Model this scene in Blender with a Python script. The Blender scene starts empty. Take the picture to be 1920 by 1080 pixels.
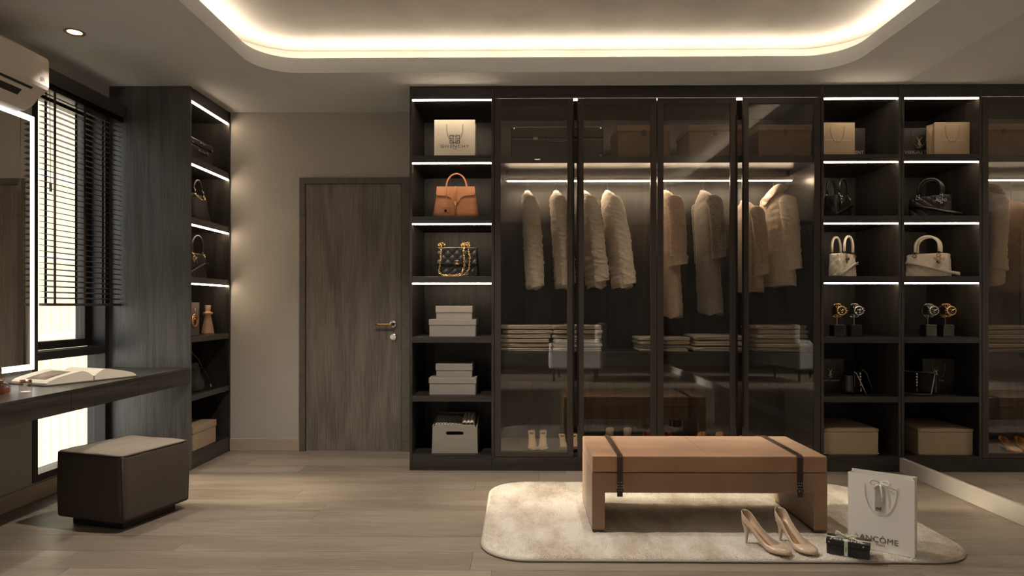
import bpy, bmesh, math, random
from mathutils import Vector, Matrix, noise
PI = math.pi
random.seed(7)
S = bpy.context.scene
COL = S.collection

# ------------------------------------------------------------------ camera, world, light, exposure
cam_d = bpy.data.cameras.new('camera')
cam = bpy.data.objects.new('camera', cam_d); COL.objects.link(cam)
cam.location = (0, 0, 1.12)
YAW = math.atan(15/1228)
cam.rotation_euler = (PI/2, 0, YAW)
cam_d.sensor_fit = 'HORIZONTAL'; cam_d.sensor_width = 36
cam_d.lens = 1228/1920*36
cam_d.shift_y = (573-540)/1920
cam_d.clip_start = 0.05
S.camera = cam
S.view_settings.view_transform = 'Standard'
S.view_settings.look = 'None'
S.view_settings.gamma = 1
S.view_settings.exposure = 0.58
S.view_settings.use_curve_mapping = False
S.cycles.sample_clamp_indirect = 4
S.cycles.use_light_tree = True
S.cycles.max_bounces = 10
S.cycles.diffuse_bounces = 5
S.cycles.transparent_max_bounces = 24
S.cycles.caustics_reflective = True
S.cycles.blur_glossy = 1.0
S.cycles.caustics_refractive = False

SKY_STRENGTH = 1.4
SUN_STRENGTH = 15.0
COVE_STRENGTH = 17.0
STRIP_STRENGTH = 26.0
SPOT_W = 70.0

w = bpy.data.worlds.new('world'); S.world = w; w.use_nodes = True
nt = w.node_tree; nt.nodes.clear()
o_ = nt.nodes.new('ShaderNodeOutputWorld'); b_ = nt.nodes.new('ShaderNodeBackground')
tc = nt.nodes.new('ShaderNodeTexCoord'); sp = nt.nodes.new('ShaderNodeSeparateXYZ'); rp = nt.nodes.new('ShaderNodeValToRGB')
rp.color_ramp.elements[0].position = 0.0; rp.color_ramp.elements[0].color = (1, .93, .82, 1)
rp.color_ramp.elements[1].position = 0.6; rp.color_ramp.elements[1].color = (.62, .78, 1, 1)
nt.links.new(tc.outputs['Generated'], sp.inputs[0]); nt.links.new(sp.outputs['Z'], rp.inputs[0])
nt.links.new(rp.outputs[0], b_.inputs[0]); b_.inputs[1].default_value = SKY_STRENGTH
nt.links.new(b_.outputs[0], o_.inputs[0])

sun_d = bpy.data.lights.new('sun', 'SUN'); sun_d.energy = SUN_STRENGTH; sun_d.angle = math.radians(7); sun_d.color = (1, .92, .80)
sun = bpy.data.objects.new('sun', sun_d); COL.objects.link(sun)
sun.rotation_euler = Vector((1, -.08, -.36)).to_track_quat('-Z', 'Y').to_euler()

# ------------------------------------------------------------------ mesh helpers
class MB:
    def __init__(s): s.v = []; s.f = []; s.m = Matrix.Identity(4)
    def add(s, vs, fs):
        o = len(s.v); s.v += [tuple(s.m @ Vector(p)) for p in vs]; s.f += [tuple(i+o for i in f) for f in fs]; return s
    def box(s, x0, x1, y0, y1, z0, z1):
        return s.add([(x, y, z) for z in (z0, z1) for y in (y0, y1) for x in (x0, x1)],
                     [(0, 2, 3, 1), (4, 5, 7, 6), (0, 1, 5, 4), (2, 6, 7, 3), (0, 4, 6, 2), (1, 3, 7, 5)])
    def loft(s, rings, closed=True, cap=True):
        n = len(rings[0]); vs = [p for r in rings for p in r]; fs = []
        for i in range(len(rings)-1):
            for j in range(n if closed else n-1):
                k = (j+1) % n
                fs.append((i*n+j, i*n+k, (i+1)*n+k, (i+1)*n+j))
        if cap and closed:
            fs.append(tuple(range(n))[::-1]); fs.append(tuple(range((len(rings)-1)*n, len(rings)*n)))
        return s.add(vs, fs)
    def tube(s, pts, r, n=8, closed=False, flat=1.0):
        pts = [Vector(p) for p in pts]; m = len(pts); rings = []
        up = None
        for i, p in enumerate(pts):
            if closed: t = pts[(i+1) % m]-pts[i-1]
            else: t = pts[min(i+1, m-1)]-pts[max(i-1, 0)]
            t.normalize()
            if up is None:
                up = Vector((0, 0, 1)) if abs(t.z) < .9 else Vector((0, 1, 0))
            a = t.cross(up)
            if a.length < 1e-6: a = t.orthogonal()
            a.normalize(); b = a.cross(t).normalized(); up = b
            rr = r[i] if isinstance(r, (list, tuple)) else r
            rings.append([p+a*(math.cos(2*PI*k/n)*rr*flat)+b*(math.sin(2*PI*k/n)*rr) for k in range(n)])
        if closed: rings.append(rings[0])
        return s.loft(rings, cap=not closed)
    def lathe(s, prof, c=(0, 0, 0), n=24, axis='Z', cap=True):
        rings = []
        for r, h in prof:
            ring = []
            for k in range(n):
                a = 2*PI*k/n; x, y = r*math.cos(a), r*math.sin(a)
                q = (x, y, h) if axis == 'Z' else ((h, x, y) if axis == 'X' else (y, h, x))
                ring.append((c[0]+q[0], c[1]+q[1], c[2]+q[2]))
            rings.append(ring)
        return s.loft(rings, cap=cap)
    def build(s, name, mat, parent=None, bevel=0, seg=2, smooth=False, sub=0, solid=0, loc=None, rot=None):
        me = bpy.data.meshes.new(name); me.from_pydata(s.v, [], s.f)
        return link(name, me, mat, parent, bevel, seg, smooth, sub, solid, loc, rot)

def link(name, me, mat, parent=None, bevel=0, seg=2, smooth=False, sub=0, solid=0, loc=None, rot=None):
    bm = bmesh.new(); bm.from_mesh(me); bmesh.ops.recalc_face_normals(bm, faces=bm.faces); bm.to_mesh(me); bm.free()
    if smooth: me.polygons.foreach_set('use_smooth', [True]*len(me.polygons))
    me.materials.append(mat)
    o = bpy.data.objects.new(name, me); COL.objects.link(o)
    if parent: o.parent = parent
    if loc: o.location = loc
    if rot: o.rotation_euler = rot
    if solid:
        m = o.modifiers.new('so', 'SOLIDIFY'); m.thickness = solid; m.offset = -1
    if bevel:
        m = o.modifiers.new('bv', 'BEVEL'); m.width = bevel; m.segments = seg; m.limit_method = 'ANGLE'; m.angle_limit = math.radians(40)
    if sub:
        m = o.modifiers.new('sb', 'SUBSURF'); m.levels = sub; m.render_levels = sub
    return o

def tag(o, label=None, cat=None, group=None, kind=None):
    if label: o['label'] = label
    if cat: o['category'] = cat
    if group: o['group'] = group
    if kind: o['kind'] = kind
    return o
def thing(name, label, cat, loc=(0, 0, 0), rz=0, group=None):
    o = bpy.data.objects.new(name, None); COL.objects.link(o); o.location = loc; o.rotation_euler = (0, 0, rz)
    o.empty_display_size = .1
    return tag(o, label, cat, group)
def bx(name, mat, parent, x0, x1, y0, y1, z0, z1, bevel=0, **k):
    return MB().box(x0, x1, y0, y1, z0, z1).build(name, mat, parent, bevel=bevel, **k)
def struct(o): o['kind'] = 'structure'; return o
def copy_tree(o, parent=None):
    c = o.copy(); COL.objects.link(c); c.parent = parent
    for ch in [q for q in o.children]: copy_tree(ch, c)
    return c

def curve_mesh(loops, ext):                     # flat outline with holes, thickness 2*ext, in the XY plane
    cu = bpy.data.curves.new('tmp', 'CURVE'); cu.dimensions = '2D'; cu.fill_mode = 'BOTH'; cu.extrude = ext
    for lp in loops:
        s = cu.splines.new('POLY'); s.points.add(len(lp)-1); s.use_cyclic_u = True
        for i, p in enumerate(lp): s.points[i].co = (p[0], p[1], 0, 1)
    ob = bpy.data.objects.new('tmp', cu); COL.objects.link(ob)
    dg = bpy.context.evaluated_depsgraph_get(); me = bpy.data.meshes.new_from_object(ob.evaluated_get(dg))
    bpy.data.objects.remove(ob); bpy.data.curves.remove(cu)
    return me
def plate(name, loops, ext, mat, parent=None, loc=None, rot=None, **k):
    return link(name, curve_mesh(loops, ext), mat, parent, loc=loc, rot=rot, **k)
def text(s, size, mat, parent, loc, rot=(PI/2, 0, 0), ext=.0004, sx=1.0, name='lettering', space=1.0, off=0):
    cu = bpy.data.curves.new('tmp', 'FONT'); cu.body = s; cu.size = size; cu.extrude = ext; cu.align_x = 'CENTER'; cu.align_y = 'CENTER'
    cu.space_character = space; cu.resolution_u = 3; cu.offset = off
    ob = bpy.data.objects.new('tmp', cu); COL.objects.link(ob)
    dg = bpy.context.evaluated_depsgraph_get(); me = bpy.data.meshes.new_from_object(ob.evaluated_get(dg))
    bpy.data.objects.remove(ob)
    o = link(name, me, mat, parent, loc=loc, rot=rot); o.scale = (sx, 1, 1)
    return o
def rrect(x0, x1, y0, y1, r, n=8):
    pts = []
    for cx, cy, a0 in ((x1-r, y1-r, 0), (x0+r, y1-r, PI/2), (x0+r, y0+r, PI), (x1-r, y0+r, 1.5*PI)):
        for k in range(n+1):
            a = a0+PI/2*k/n; pts.append((cx+r*math.cos(a), cy+r*math.sin(a)))
    return pts
def arc(c, r, a0, a1, n, plane='XZ', ry=None):
    ry = ry or r; out = []
    for k in range(n+1):
        a = a0+(a1-a0)*k/n; p, q = r*math.cos(a), ry*math.sin(a)
        out.append((c[0]+p, c[1], c[2]+q) if plane == 'XZ' else ((c[0], c[1]+p, c[2]+q) if plane == 'YZ' else (c[0]+p, c[1]+q, c[2])))
    return out
def fbm(p, s=1.0): return noise.noise(Vector(p)*s)

# ------------------------------------------------------------------ materials
def base(name):
    m = bpy.data.materials.new(name); m.use_nodes = True
    n = m.node_tree.nodes; return m, m.node_tree, n['Principled BSDF']
def mat(name, col, rough=.5, metal=0, var=0, vs=6, st=(1, 1, 1), bump=0, bs=200, coat=0, sheen=0, spec=.5, rv=0):
    m, t, p = base(name)
    p.inputs['Base Color'].default_value = (*col, 1); p.inputs['Roughness'].default_value = rough; p.inputs['Metallic'].default_value = metal
    p.inputs['Coat Weight'].default_value = coat; p.inputs['Sheen Weight'].default_value = sheen; p.inputs['Specular IOR Level'].default_value = spec
    if var or bump or rv:
        tcn = t.nodes.new('ShaderNodeTexCoord'); mp = t.nodes.new('ShaderNodeMapping'); mp.inputs['Scale'].default_value = st
        t.links.new(tcn.outputs['Object'], mp.inputs[0])
    if var or rv:
        ns = t.nodes.new('ShaderNodeTexNoise'); ns.inputs['Scale'].default_value = vs; ns.inputs['Detail'].default_value = 5
        t.links.new(mp.outputs[0], ns.inputs['Vector'])
    if var:
        r = t.nodes.new('ShaderNodeValToRGB'); r.color_ramp.elements[0].position = .3; r.color_ramp.elements[1].position = .7
        r.color_ramp.elements[0].color = (*[c*(1-var) for c in col], 1); r.color_ramp.elements[1].color = (*[min(1, c*(1+var)) for c in col], 1)
        t.links.new(ns.outputs['Fac'], r.inputs[0]); t.links.new(r.outputs[0], p.inputs['Base Color'])
    if rv:
        mr = t.nodes.new('ShaderNodeMapRange'); mr.inputs['To Min'].default_value = rough-rv; mr.inputs['To Max'].default_value = rough+rv
        t.links.new(ns.outputs['Fac'], mr.inputs[0]); t.links.new(mr.outputs[0], p.inputs['Roughness'])
    if bump:
        n2 = t.nodes.new('ShaderNodeTexNoise'); n2.inputs['Scale'].default_value = bs; n2.inputs['Detail'].default_value = 3
        bp = t.nodes.new('ShaderNodeBump'); bp.inputs['Strength'].default_value = bump; bp.inputs['Distance'].default_value = .003
        t.links.new(mp.outputs[0], n2.inputs['Vector']); t.links.new(n2.outputs['Fac'], bp.inputs['Height']); t.links.new(bp.outputs[0], p.inputs['Normal'])
    return m
def wood(name, c1, c2, axis='Z', rough=.45, ring=16, bump=.15, rnd=0, spec=.5):
    m, t, p = base(name); L = t.links.new; N = t.nodes.new
    tcn = N('ShaderNodeTexCoord'); mp = N('ShaderNodeMapping'); src = tcn.outputs['Object']
    if rnd:
        oi = N('ShaderNodeObjectInfo'); ad = N('ShaderNodeVectorMath'); ad.operation = 'MULTIPLY_ADD'
        L(oi.outputs['Random'], ad.inputs[0]); ad.inputs[1].default_value = (37, 91, 13); L(src, ad.inputs[2]); src = ad.outputs[0]
    L(src, mp.inputs[0])
    sc = {'Z': (1, 1, .12), 'X': (.12, 1, 1), 'Y': (1, .12, 1)}[axis]; mp.inputs['Scale'].default_value = sc
    n1 = N('ShaderNodeTexNoise'); n1.inputs['Scale'].default_value = 2.6; n1.inputs['Detail'].default_value = 2
    L(mp.outputs[0], n1.inputs['Vector'])
    mu = N('ShaderNodeMath'); mu.operation = 'MULTIPLY'; mu.inputs[1].default_value = ring*6; L(n1.outputs['Fac'], mu.inputs[0])
    si = N('ShaderNodeMath'); si.operation = 'SINE'; L(mu.outputs[0], si.inputs[0])
    mp2 = N('ShaderNodeMapping'); mp2.inputs['Scale'].default_value = {'Z': (1, 1, .03), 'X': (.03, 1, 1), 'Y': (1, .03, 1)}[axis]; L(src, mp2.inputs[0])
    n2 = N('ShaderNodeTexNoise'); n2.inputs['Scale'].default_value = 190; n2.inputs['Detail'].default_value = 4; L(mp2.outputs[0], n2.inputs['Vector'])
    a = N('ShaderNodeMath'); a.operation = 'MULTIPLY_ADD'; L(si.outputs[0], a.inputs[0]); a.inputs[1].default_value = .10; L(n2.outputs['Fac'], a.inputs[2])
    r = N('ShaderNodeValToRGB'); r.color_ramp.elements[0].position = .32; r.color_ramp.elements[1].position = .68
    r.color_ramp.elements[0].color = (*c1, 1); r.color_ramp.elements[1].color = (*c2, 1); L(a.outputs[0], r.inputs[0])
    out = r.outputs[0]
    if rnd:
        hs = N('ShaderNodeHueSaturation'); mr = N('ShaderNodeMapRange'); mr.inputs['To Min'].default_value = 1-rnd; mr.inputs['To Max'].default_value = 1+rnd
        L(oi.outputs['Random'], mr.inputs[0]); L(mr.outputs[0], hs.inputs['Value']); L(out, hs.inputs['Color']); out = hs.outputs[0]
    L(out, p.inputs['Base Color']); p.inputs['Roughness'].default_value = rough; p.inputs['Specular IOR Level'].default_value = spec
    bp = N('ShaderNodeBump'); bp.inputs['Strength'].default_value = bump; bp.inputs['Distance'].default_value = .001
    L(a.outputs[0], bp.inputs['Height']); L(bp.outputs[0], p.inputs['Normal'])
    return m
def weave(name, c1, c2, sc=90, rough=.9, bump=.6, kind='checker', dist=.002):
    m, t, p = base(name); L = t.links.new; N = t.nodes.new
    tcn = N('ShaderNodeTexCoord'); ck = N('ShaderNodeTexChecker'); ck.inputs['Scale'].default_value = sc
    ck.inputs['Color1'].default_value = (*c1, 1); ck.inputs['Color2'].default_value = (*c2, 1)
    L(tcn.outputs['Object'], ck.inputs['Vector'])
    ns = N('ShaderNodeTexNoise'); ns.inputs['Scale'].default_value = sc*1.5; L(tcn.outputs['Object'], ns.inputs['Vector'])
    mx = N('ShaderNodeMix'); mx.data_type = 'RGBA'; mx.blend_type = 'MULTIPLY'; mx.inputs['Factor'].default_value = .5
    L(ck.outputs['Color'], mx.inputs['A']); L(ns.outputs['Fac'], mx.inputs['B']); L(mx.outputs['Result'], p.inputs['Base Color'])
    p.inputs['Roughness'].default_value = rough
    bp = N('ShaderNodeBump'); bp.inputs['Strength'].default_value = bump; bp.inputs['Distance'].default_value = dist
    L(ns.outputs['Fac'], bp.inputs['Height']); L(bp.outputs[0], p.inputs['Normal'])
    return m
def emit(name, col, s):
    m = bpy.data.materials.new(name); m.use_nodes = True; t = m.node_tree; t.nodes.clear()
    o = t.nodes.new('ShaderNodeOutputMaterial'); e = t.nodes.new('ShaderNodeEmission'); e.inputs[0].default_value = (*col, 1); e.inputs[1].default_value = s
    t.links.new(e.outputs[0], o.inputs[0]); return m
def glassy(name, tint, refl=1.5, rough=.0, add=0.0):
    m = bpy.data.materials.new(name); m.use_nodes = True; t = m.node_tree; t.nodes.clear(); N = t.nodes.new
    o = N('ShaderNodeOutputMaterial'); tr = N('ShaderNodeBsdfTransparent'); tr.inputs[0].default_value = (*tint, 1)
    g = N('ShaderNodeBsdfGlossy'); g.inputs['Roughness'].default_value = rough; fr = N('ShaderNodeFresnel'); fr.inputs[0].default_value = refl
    ad = N('ShaderNodeMath'); ad.operation = 'ADD'; ad.use_clamp = True; ad.inputs[1].default_value = add
    ge = N('ShaderNodeNewGeometry'); io = N('ShaderNodeMix'); io.inputs['A'].default_value = refl; io.inputs['B'].default_value = 1/refl
    t.links.new(ge.outputs['Backfacing'], io.inputs['Factor']); t.links.new(io.outputs['Result'], fr.inputs[0])
    mx = N('ShaderNodeMixShader'); t.links.new(fr.outputs[0], ad.inputs[0]); t.links.new(ad.outputs[0], mx.inputs[0])
    t.links.new(tr.outputs[0], mx.inputs[1]); t.links.new(g.outputs[0], mx.inputs[2]); t.links.new(mx.outputs[0], o.inputs[0]); return m

WOODK = wood('dark_oak', (.014, .012, .011), (.045, .040, .036), 'Z', rough=.38, ring=10)
WOODP = wood('dark_oak_window_lit', (.050, .048, .046), (.112, .106, .098), 'Z', rough=.42, ring=10, spec=.9)  # paler copy of the dark oak, window light put into its colour
WOODKX = wood('dark_oak_across', (.012, .010, .009), (.036, .031, .027), 'X', rough=.4, ring=8)
WOODKY = wood('dark_oak_lengthwise', (.012, .0105, .0095), (.040, .034, .029), 'Y', rough=.32, ring=8, spec=.9)
WOODD = wood('door_oak', (.105, .090, .076), (.20, .176, .150), 'Z', rough=.5, ring=9)
WOODJ = mat('door_jamb_oak', (.11, .096, .08), .5, var=.2, vs=30, st=(1, 1, .1))
FLOORM = wood('pale_oak_floor', (.175, .140, .110), (.275, .228, .182), 'X', rough=.42, ring=5, rnd=.10, bump=.08)
GROOVE = mat('floor_groove', (.05, .04, .03), .8)
WALL = mat('plaster', (.42, .395, .36), .9, var=.05, vs=3, bump=.25, bs=260)
CEIL = mat('ceiling_paint', (.61, .62, .63), .92, var=.03, vs=4, bump=.15, bs=300)
CEILUP = mat('ceiling_stucco', (.68, .63, .58), .92, var=.10, vs=3.2, bump=.3, bs=40)
BASE = mat('baseboard_paint', (.40, .33, .26), .6, var=.04, vs=6)
MIRR = mat('mirror_silver', (.90, .89, .88), .0, 1.0)
SMOKE = glassy('smoked_glass', (.90, .88, .85), 1.6, 0.0, .01)
CLEAR = glassy('window_glass', (.97, .98, .98), 1.45)
BRONZE = mat('bronze_frame', (.060, .050, .043), .38, .6, bump=.05)
BLACKM = mat('black_metal', (.012, .011, .011), .35, .6)
FRAMEM = mat('window_frame_metal', (.035, .031, .030), .4, .2)
CHROME = mat('chrome', (.75, .73, .70), .14, 1)
GOLD = mat('gold_metal', (.85, .55, .22), .22, 1)
STEEL = mat('steel', (.55, .54, .52), .22, 1)
STRIP = emit('led_strip', (1, .78, .54), STRIP_STRENGTH)
STRIP2 = emit('led_strip_low', (1, .78, .54), STRIP_STRENGTH*.5)
RAILL = emit('rail_led', (1, .78, .54), STRIP_STRENGTH*3.0)
COVE = emit('cove_led', (1, .87, .67), COVE_STRENGTH)
MLED = emit('mirror_led', (1, .95, .88), 2.2)
BULB = emit('downlight_lamp', (1, .78, .52), 6)

# ------------------------------------------------------------------ room shell
HC = 2.61; XL = -2.79; XR = 2.567; YB = 5.03; YF = -3.2; CY = 4.44
fl = struct(bx('floor', GROOVE, None, XL-.02, XR+.02, YF-.02, YB+.02, -.12, -.012))
pm = {}
row = 0; y = 3.77-.2*35
while y < YB:
    y0, y1 = max(y, YF), min(y+.2, YB)
    if y1 > y0+.01:
        x = XL-random.uniform(0, 1.6)
        while x < XR:
            x0, x1 = max(x, XL), min(x+1.8, XR)
            if x1-x0 > .02:
                key = (round(x1-x0, 3), round(y1-y0, 3))
                if key not in pm:
                    lx, ly = key
                    q = MB().box(.0006, lx-.0006, .0006, ly-.0006, -.012, 0).build('plank', FLOORM, fl); pm[key] = q.data
                else:
                    q = bpy.data.objects.new('plank', pm[key]); COL.objects.link(q); q.parent = fl
                q.location = (x0, y0, 0)
            x += 1.8
    y += .2
struct(bx('wall_back', WALL, None, XL-.15, XR+.15, YB, YB+.15, 0, 2.95))
struct(bx('wall_right', WALL, None, XR+.006, XR+.15, YF, YB-.002, 0, 2.95))
struct(bx('wall_front', WALL, None, XL-.15, XR+.15, YF-.15, YF, 0, 2.95))
# left wall with the window opening and one added for fill light
W1 = (3.71, 4.41, .10, 2.47); W2 = (-1.6, .4, .30, 2.3)
loops = [[(YF, 0), (YB-.002, 0), (YB-.002, 2.95), (YF, 2.95)]] + [[(a, c), (b, c), (b, d), (a, d)] for a, b, c, d in (W1, W2)]
struct(plate('wall_left', loops, .06, WALL, None, loc=(XL-.06, 0, 0), rot=(PI/2, 0, PI/2)))
# ceiling: lower ring with rounded opening, recess wall, upper ceiling
A = rrect(-1.665, 2.055, .30, 4.18, .26, 12); B = rrect(-1.835, 2.225, .13, 4.35, .40, 12)
outer = [(XL-.1, YF-.1), (XR+.1, YF-.1), (XR+.1, YB+.1), (XL-.1, YB+.1)]
struct(plate('ceiling', [outer, A], .0475, CEIL, None, loc=(0, 0, HC+.0475)))
struct(plate('trim_1', [rrect(-2.3, 2.5, -.3, 4.8, .2), B], .055, CEILUP, None, loc=(0, 0, 2.705+.0555)))
struct(bx('ceiling_upper', CEILUP, None, XL, XR, YF, YB, 2.818, 2.9)); bpy.data.objects['ceiling_upper'].name = 'ceiling_2'
# LED ribbon in the cove, lying flat behind the lip
C1 = rrect(-1.703, 2.093, .262, 4.218, .298, 12); C2 = rrect(-1.723, 2.113, .242, 4.238, .318, 12)
mb = MB(); n = len(C1)
mb.add([(p[0], p[1], 2.7105) for p in C1]+[(p[0], p[1], 2.7105) for p in C2], [(i, (i+1) % n, n+(i+1) % n, n+i) for i in range(n)])
cl = mb.build('cove_light', COVE); tag(cl, 'warm light ribbon hidden in the rounded ceiling cove', 'light')
md = cl.modifiers.new('s', 'SOLIDIFY'); md.thickness = .004
# baseboards
struct(bx('baseboard_back', BASE, None, -2.236, -1.696, YB-.014, YB-.0005, .0005, .095, .002))
struct(bx('baseboard_left', BASE, None, XL+.0005, XL+.016, YF, 4.413, .0005, .095, .002))
struct(bx('baseboard_right', mat('baseboard_grey', (.34, .31, .28), .6), None, XR-.014, XR+.0055, YF, 4.438, .0005, .097, .002))

# mirrored wall panels on the right
mw = thing('wall_mirror', 'tall frameless mirror covering the side wall above a pale baseboard', 'mirror', (XR, 0, 0))
for i in range(4):
    a = 4.438-1.9*(i+1); bx('mirror_panel', MIRR, mw, 0, .005, max(a, YF)+.0007, 4.438-1.9*i-.0007, .098, HC-.001)

# ------------------------------------------------------------------ door
dr = struct(bpy.data.objects.new('door_1', None)); COL.objects.link(dr); dr.location = (-1.278, YB, 0)
f = [[(-.416, 0), (-.416, 2.103), (.43, 2.103), (.43, 0), (.372, 0), (.372, 2.056), (-.371, 2.056), (-.371, 0)]]
plate('door_frame', f, .012, WOODJ, dr, loc=(0, -.0125, 0), rot=(PI/2, 0, 0))
lf = bx('door_leaf', WOODD, dr, -.367, .368, -.018, -.001, .006, 2.052, .001)
hd = thing('door_handle', None, None, (.308, -.018, .978)); hd.parent = dr
MB().lathe([(.027, 0), (.027, -.009), (.022, -.012), (.012, -.012), (.011, -.045), (.012, -.05)], (0, 0, 0), 24, 'Y').build('rosette', CHROME, hd, smooth=True, bevel=.001)
MB().tube([(.01, -.046, 0), (-.02, -.047, 0), (-.06, -.047, 0), (-.13, -.046, 0)], [.011, .009, .008, .008], 12).build('lever', GOLD, hd, smooth=True)
MB().lathe([(.026, 0), (.026, -.008), (.02, -.011), (.001, -.011)], (.308, -.018, .878), 24, 'Y').box(.303, .313, -.034, -.028, .864, .892).build('lock', CHROME, dr, smooth=False, bevel=.001)

# ------------------------------------------------------------------ window 1 with fence outside
def framebars(name, mt, parent, x0, x1, ya, yb, za, zb, w):
    mb = MB().box(x0, x1, ya, ya+w, za, zb).box(x0, x1, yb-w, yb, za, zb).box(x0, x1, ya+w, yb-w, za, za+w).box(x0, x1, ya+w, yb-w, zb-w, zb)
    return mb.build(name, mt, parent, bevel=.0015)
w1 = struct(bpy.data.objects.new('window_1', None)); COL.objects.link(w1)
framebars('frame', FRAMEM, w1, XL-.119, XL+.004, W1[0]+.001, W1[1]-.001, W1[2]+.001, W1[3]-.001, .042)
bx('mid_rail', FRAMEM, w1, XL-.11, XL+.003, W1[0]+.044, W1[1]-.044, .800, .850, .0015)
framebars('sash', FRAMEM, w1, XL-.165, XL-.10, W1[0]+.044, W1[1]-.044, .852, W1[3]-.044, .05)
bx('pane', CLEAR, w1, XL-.135, XL-.131, W1[0]+.095, W1[1]-.095, .903, W1[3]-.095)
bx('pane', CLEAR, w1, XL-.075, XL-.071, W1[0]+.044, W1[1]-.044, W1[2]+.044, .799)
# added window behind the viewpoint, lets in cool fill light
w2 = struct(bpy.data.objects.new('window_added', None)); COL.objects.link(w2)
framebars('frame', FRAMEM, w2, XL-.11, XL+.004, W2[0]+.001, W2[1]-.001, W2[2]+.001, W2[3]-.001, .045)
bx('mullion', FRAMEM, w2, XL-.10, XL, -.62, -.58, W2[2]+.046, W2[3]-.046)
bx('pane', CLEAR, w2, XL-.06, XL-.056, W2[0]+.046, -.62, W2[2]+.046, W2[3]-.046)
bx('pane', CLEAR, w2, XL-.06, XL-.056, -.58, W2[1]-.046, W2[2]+.046, W2[3]-.046)

def translucent(name, col, tr):
    m = bpy.data.materials.new(name); m.use_nodes = True; t = m.node_tree; t.nodes.clear(); N = t.nodes.new; L = t.links.new
    o = N('ShaderNodeOutputMaterial'); d = N('ShaderNodeBsdfDiffuse'); tl = N('ShaderNodeBsdfTranslucent'); tp = N('ShaderNodeBsdfTransparent')
    for q in (d, tl): q.inputs[0].default_value = (*[c*.42 for c in col], 1)
    tp.inputs[0].default_value = (*[min(1, c*1.05) for c in col], 1)
    a = N('ShaderNodeMixShader'); a.inputs[0].default_value = .6; L(d.outputs[0], a.inputs[1]); L(tl.outputs[0], a.inputs[2])
    b = N('ShaderNodeMixShader'); b.inputs[0].default_value = tr; L(a.outputs[0], b.inputs[1]); L(tp.outputs[0], b.inputs[2]); L(b.outputs[0], o.inputs[0]); return m
FEN = translucent('frosted_cream_slat', (.95, .89, .76), .62)
FRAIL = mat('white_rail', (.85, .84, .82), .5, var=.03)
fe = thing('slat_fence', 'cream upright slat fence with white rails seen through the window', 'fence', (-4.05, 0, 0))
sm = None
for i in range(40):
    yy = 3.2+i*.115
    if yy > 7.6: break
    if sm is None:
        s_ = bx('slat', FEN, fe, -.006, .006, 0, .098, -.30, 3.05); sm = s_
    else:
        s_ = sm.copy(); COL.objects.link(s_)
    s_.location = (0, yy, 0)
for z in (-.25, .20, .86, 1.53, 2.22, 2.9):
    bx('rail', FRAIL, fe, .008, .035, 3.2, 7.6, z-.022, z+.022)
pier = struct(bx('wall_garden', FRAIL, None, -4.4, -3.97, 7.7, 7.95, -.35, 3.0))
GROUND = mat('pale_paving', (.55, .52, .48), .8, var=.1, vs=4)
gr = struct(bx('ground', GROUND, None, -12, XL-.16, -8, 14, -.42, -.35))

# venetian blind
BLD = mat('blind_slat_wood', (.055, .048, .045), .38, var=.2, vs=20, st=(1, .05, 1))
BTAPE = mat('blind_tape', (.05, .032, .02), .8)
bl = thing('venetian_blind', 'dark wooden venetian blind lowered over the upper window panes', 'blind', (XL, 0, 0))
YA, YZ = 3.70, 4.40
bx('head_rail', BLACKM, bl, .035, .105, YA, YZ, 2.355, 2.40, .002)
bx('valance', BLD, bl, .112, .122, YA-.025, YZ+.01, 2.385, 2.47, .002)
src = None; NS = 36
for i in range(NS):
    z = 1.165+i*(2.33-1.165)/(NS-1)
    if src is None:
        pr = [(-.024, 0), (-.012, .0022), (0, .003), (.012, .0022), (.024, 0)]
        ta = math.radians(-11); vs = []
        for yy in (YA, YZ):
            for a, b in pr: vs.append((a*math.cos(ta)-b*math.sin(ta), yy, a*math.sin(ta)+b*math.cos(ta)))
        k = MB().add(vs, [(j, j+1, 6+j, 5+j) for j in range(4)]).build('slat', BLD, bl, solid=.0025, smooth=False); src = k
    else:
        k = src.copy(); COL.objects.link(k)
    k.location = (.07, 0, z)
bx('bottom_rail', BLD, bl, .046, .094, YA, YZ, 1.118, 1.134, .002)
for yy in (3.76, 4.02, 4.28):
    for xx in (.043, .097):
        bx('ladder_tape', BTAPE, bl, xx-.0008, xx+.0008, yy-.010, yy+.010, 1.13, 2.36)
wand = MB().tube([(.11, 3.70, 2.35), (.115, 3.70, 1.82)], .0015, 6).tube([(.115, 3.70, 1.82), (.116, 3.70, 1.77)], .007, 8).build('pull_cord', BTAPE, bl)

# ------------------------------------------------------------------ downlights
def downlight(x, y, z, lbl, on=True, watts=SPOT_W, size=95, frame=True):
    t = thing('downlight', lbl, 'ceiling light', (x, y, z), 0)
    MB().lathe([(.036, -.0005), (.052, -.0005), (.052, -.004), (.047, -.007), (.036, -.003), (.036, -.0005)], n=32, cap=False).build('ring', mat('brass_ring', (.45, .30, .18), .35, .8), t, smooth=True)
    MB().lathe([(.001, -.0015), (.035, -.0015), (.035, -.0006), (.001, -.0006)], n=24).build('lamp', BULB, t)
    ld = bpy.data.lights.new('spot', 'SPOT'); ld.energy = watts; ld.spot_size = math.radians(size); ld.spot_blend = .6; ld.shadow_soft_size = .035; ld.color = (1, .90, .78)
    lo = bpy.data.objects.new('spot_lamp', ld); COL.objects.link(lo); lo.parent = t; lo.location = (0, 0, -.02)
    return t
downlight(-2.425, 3.537, HC, 'small round recessed downlight in the ceiling above the vanity desk', watts=50, size=64)
downlight(-.75, 3.08, 2.818, 'added unseen key spot in the raised ceiling before the first wardrobe doors', watts=135, size=112)  # added key light for the rug, bench end and white bag
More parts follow.
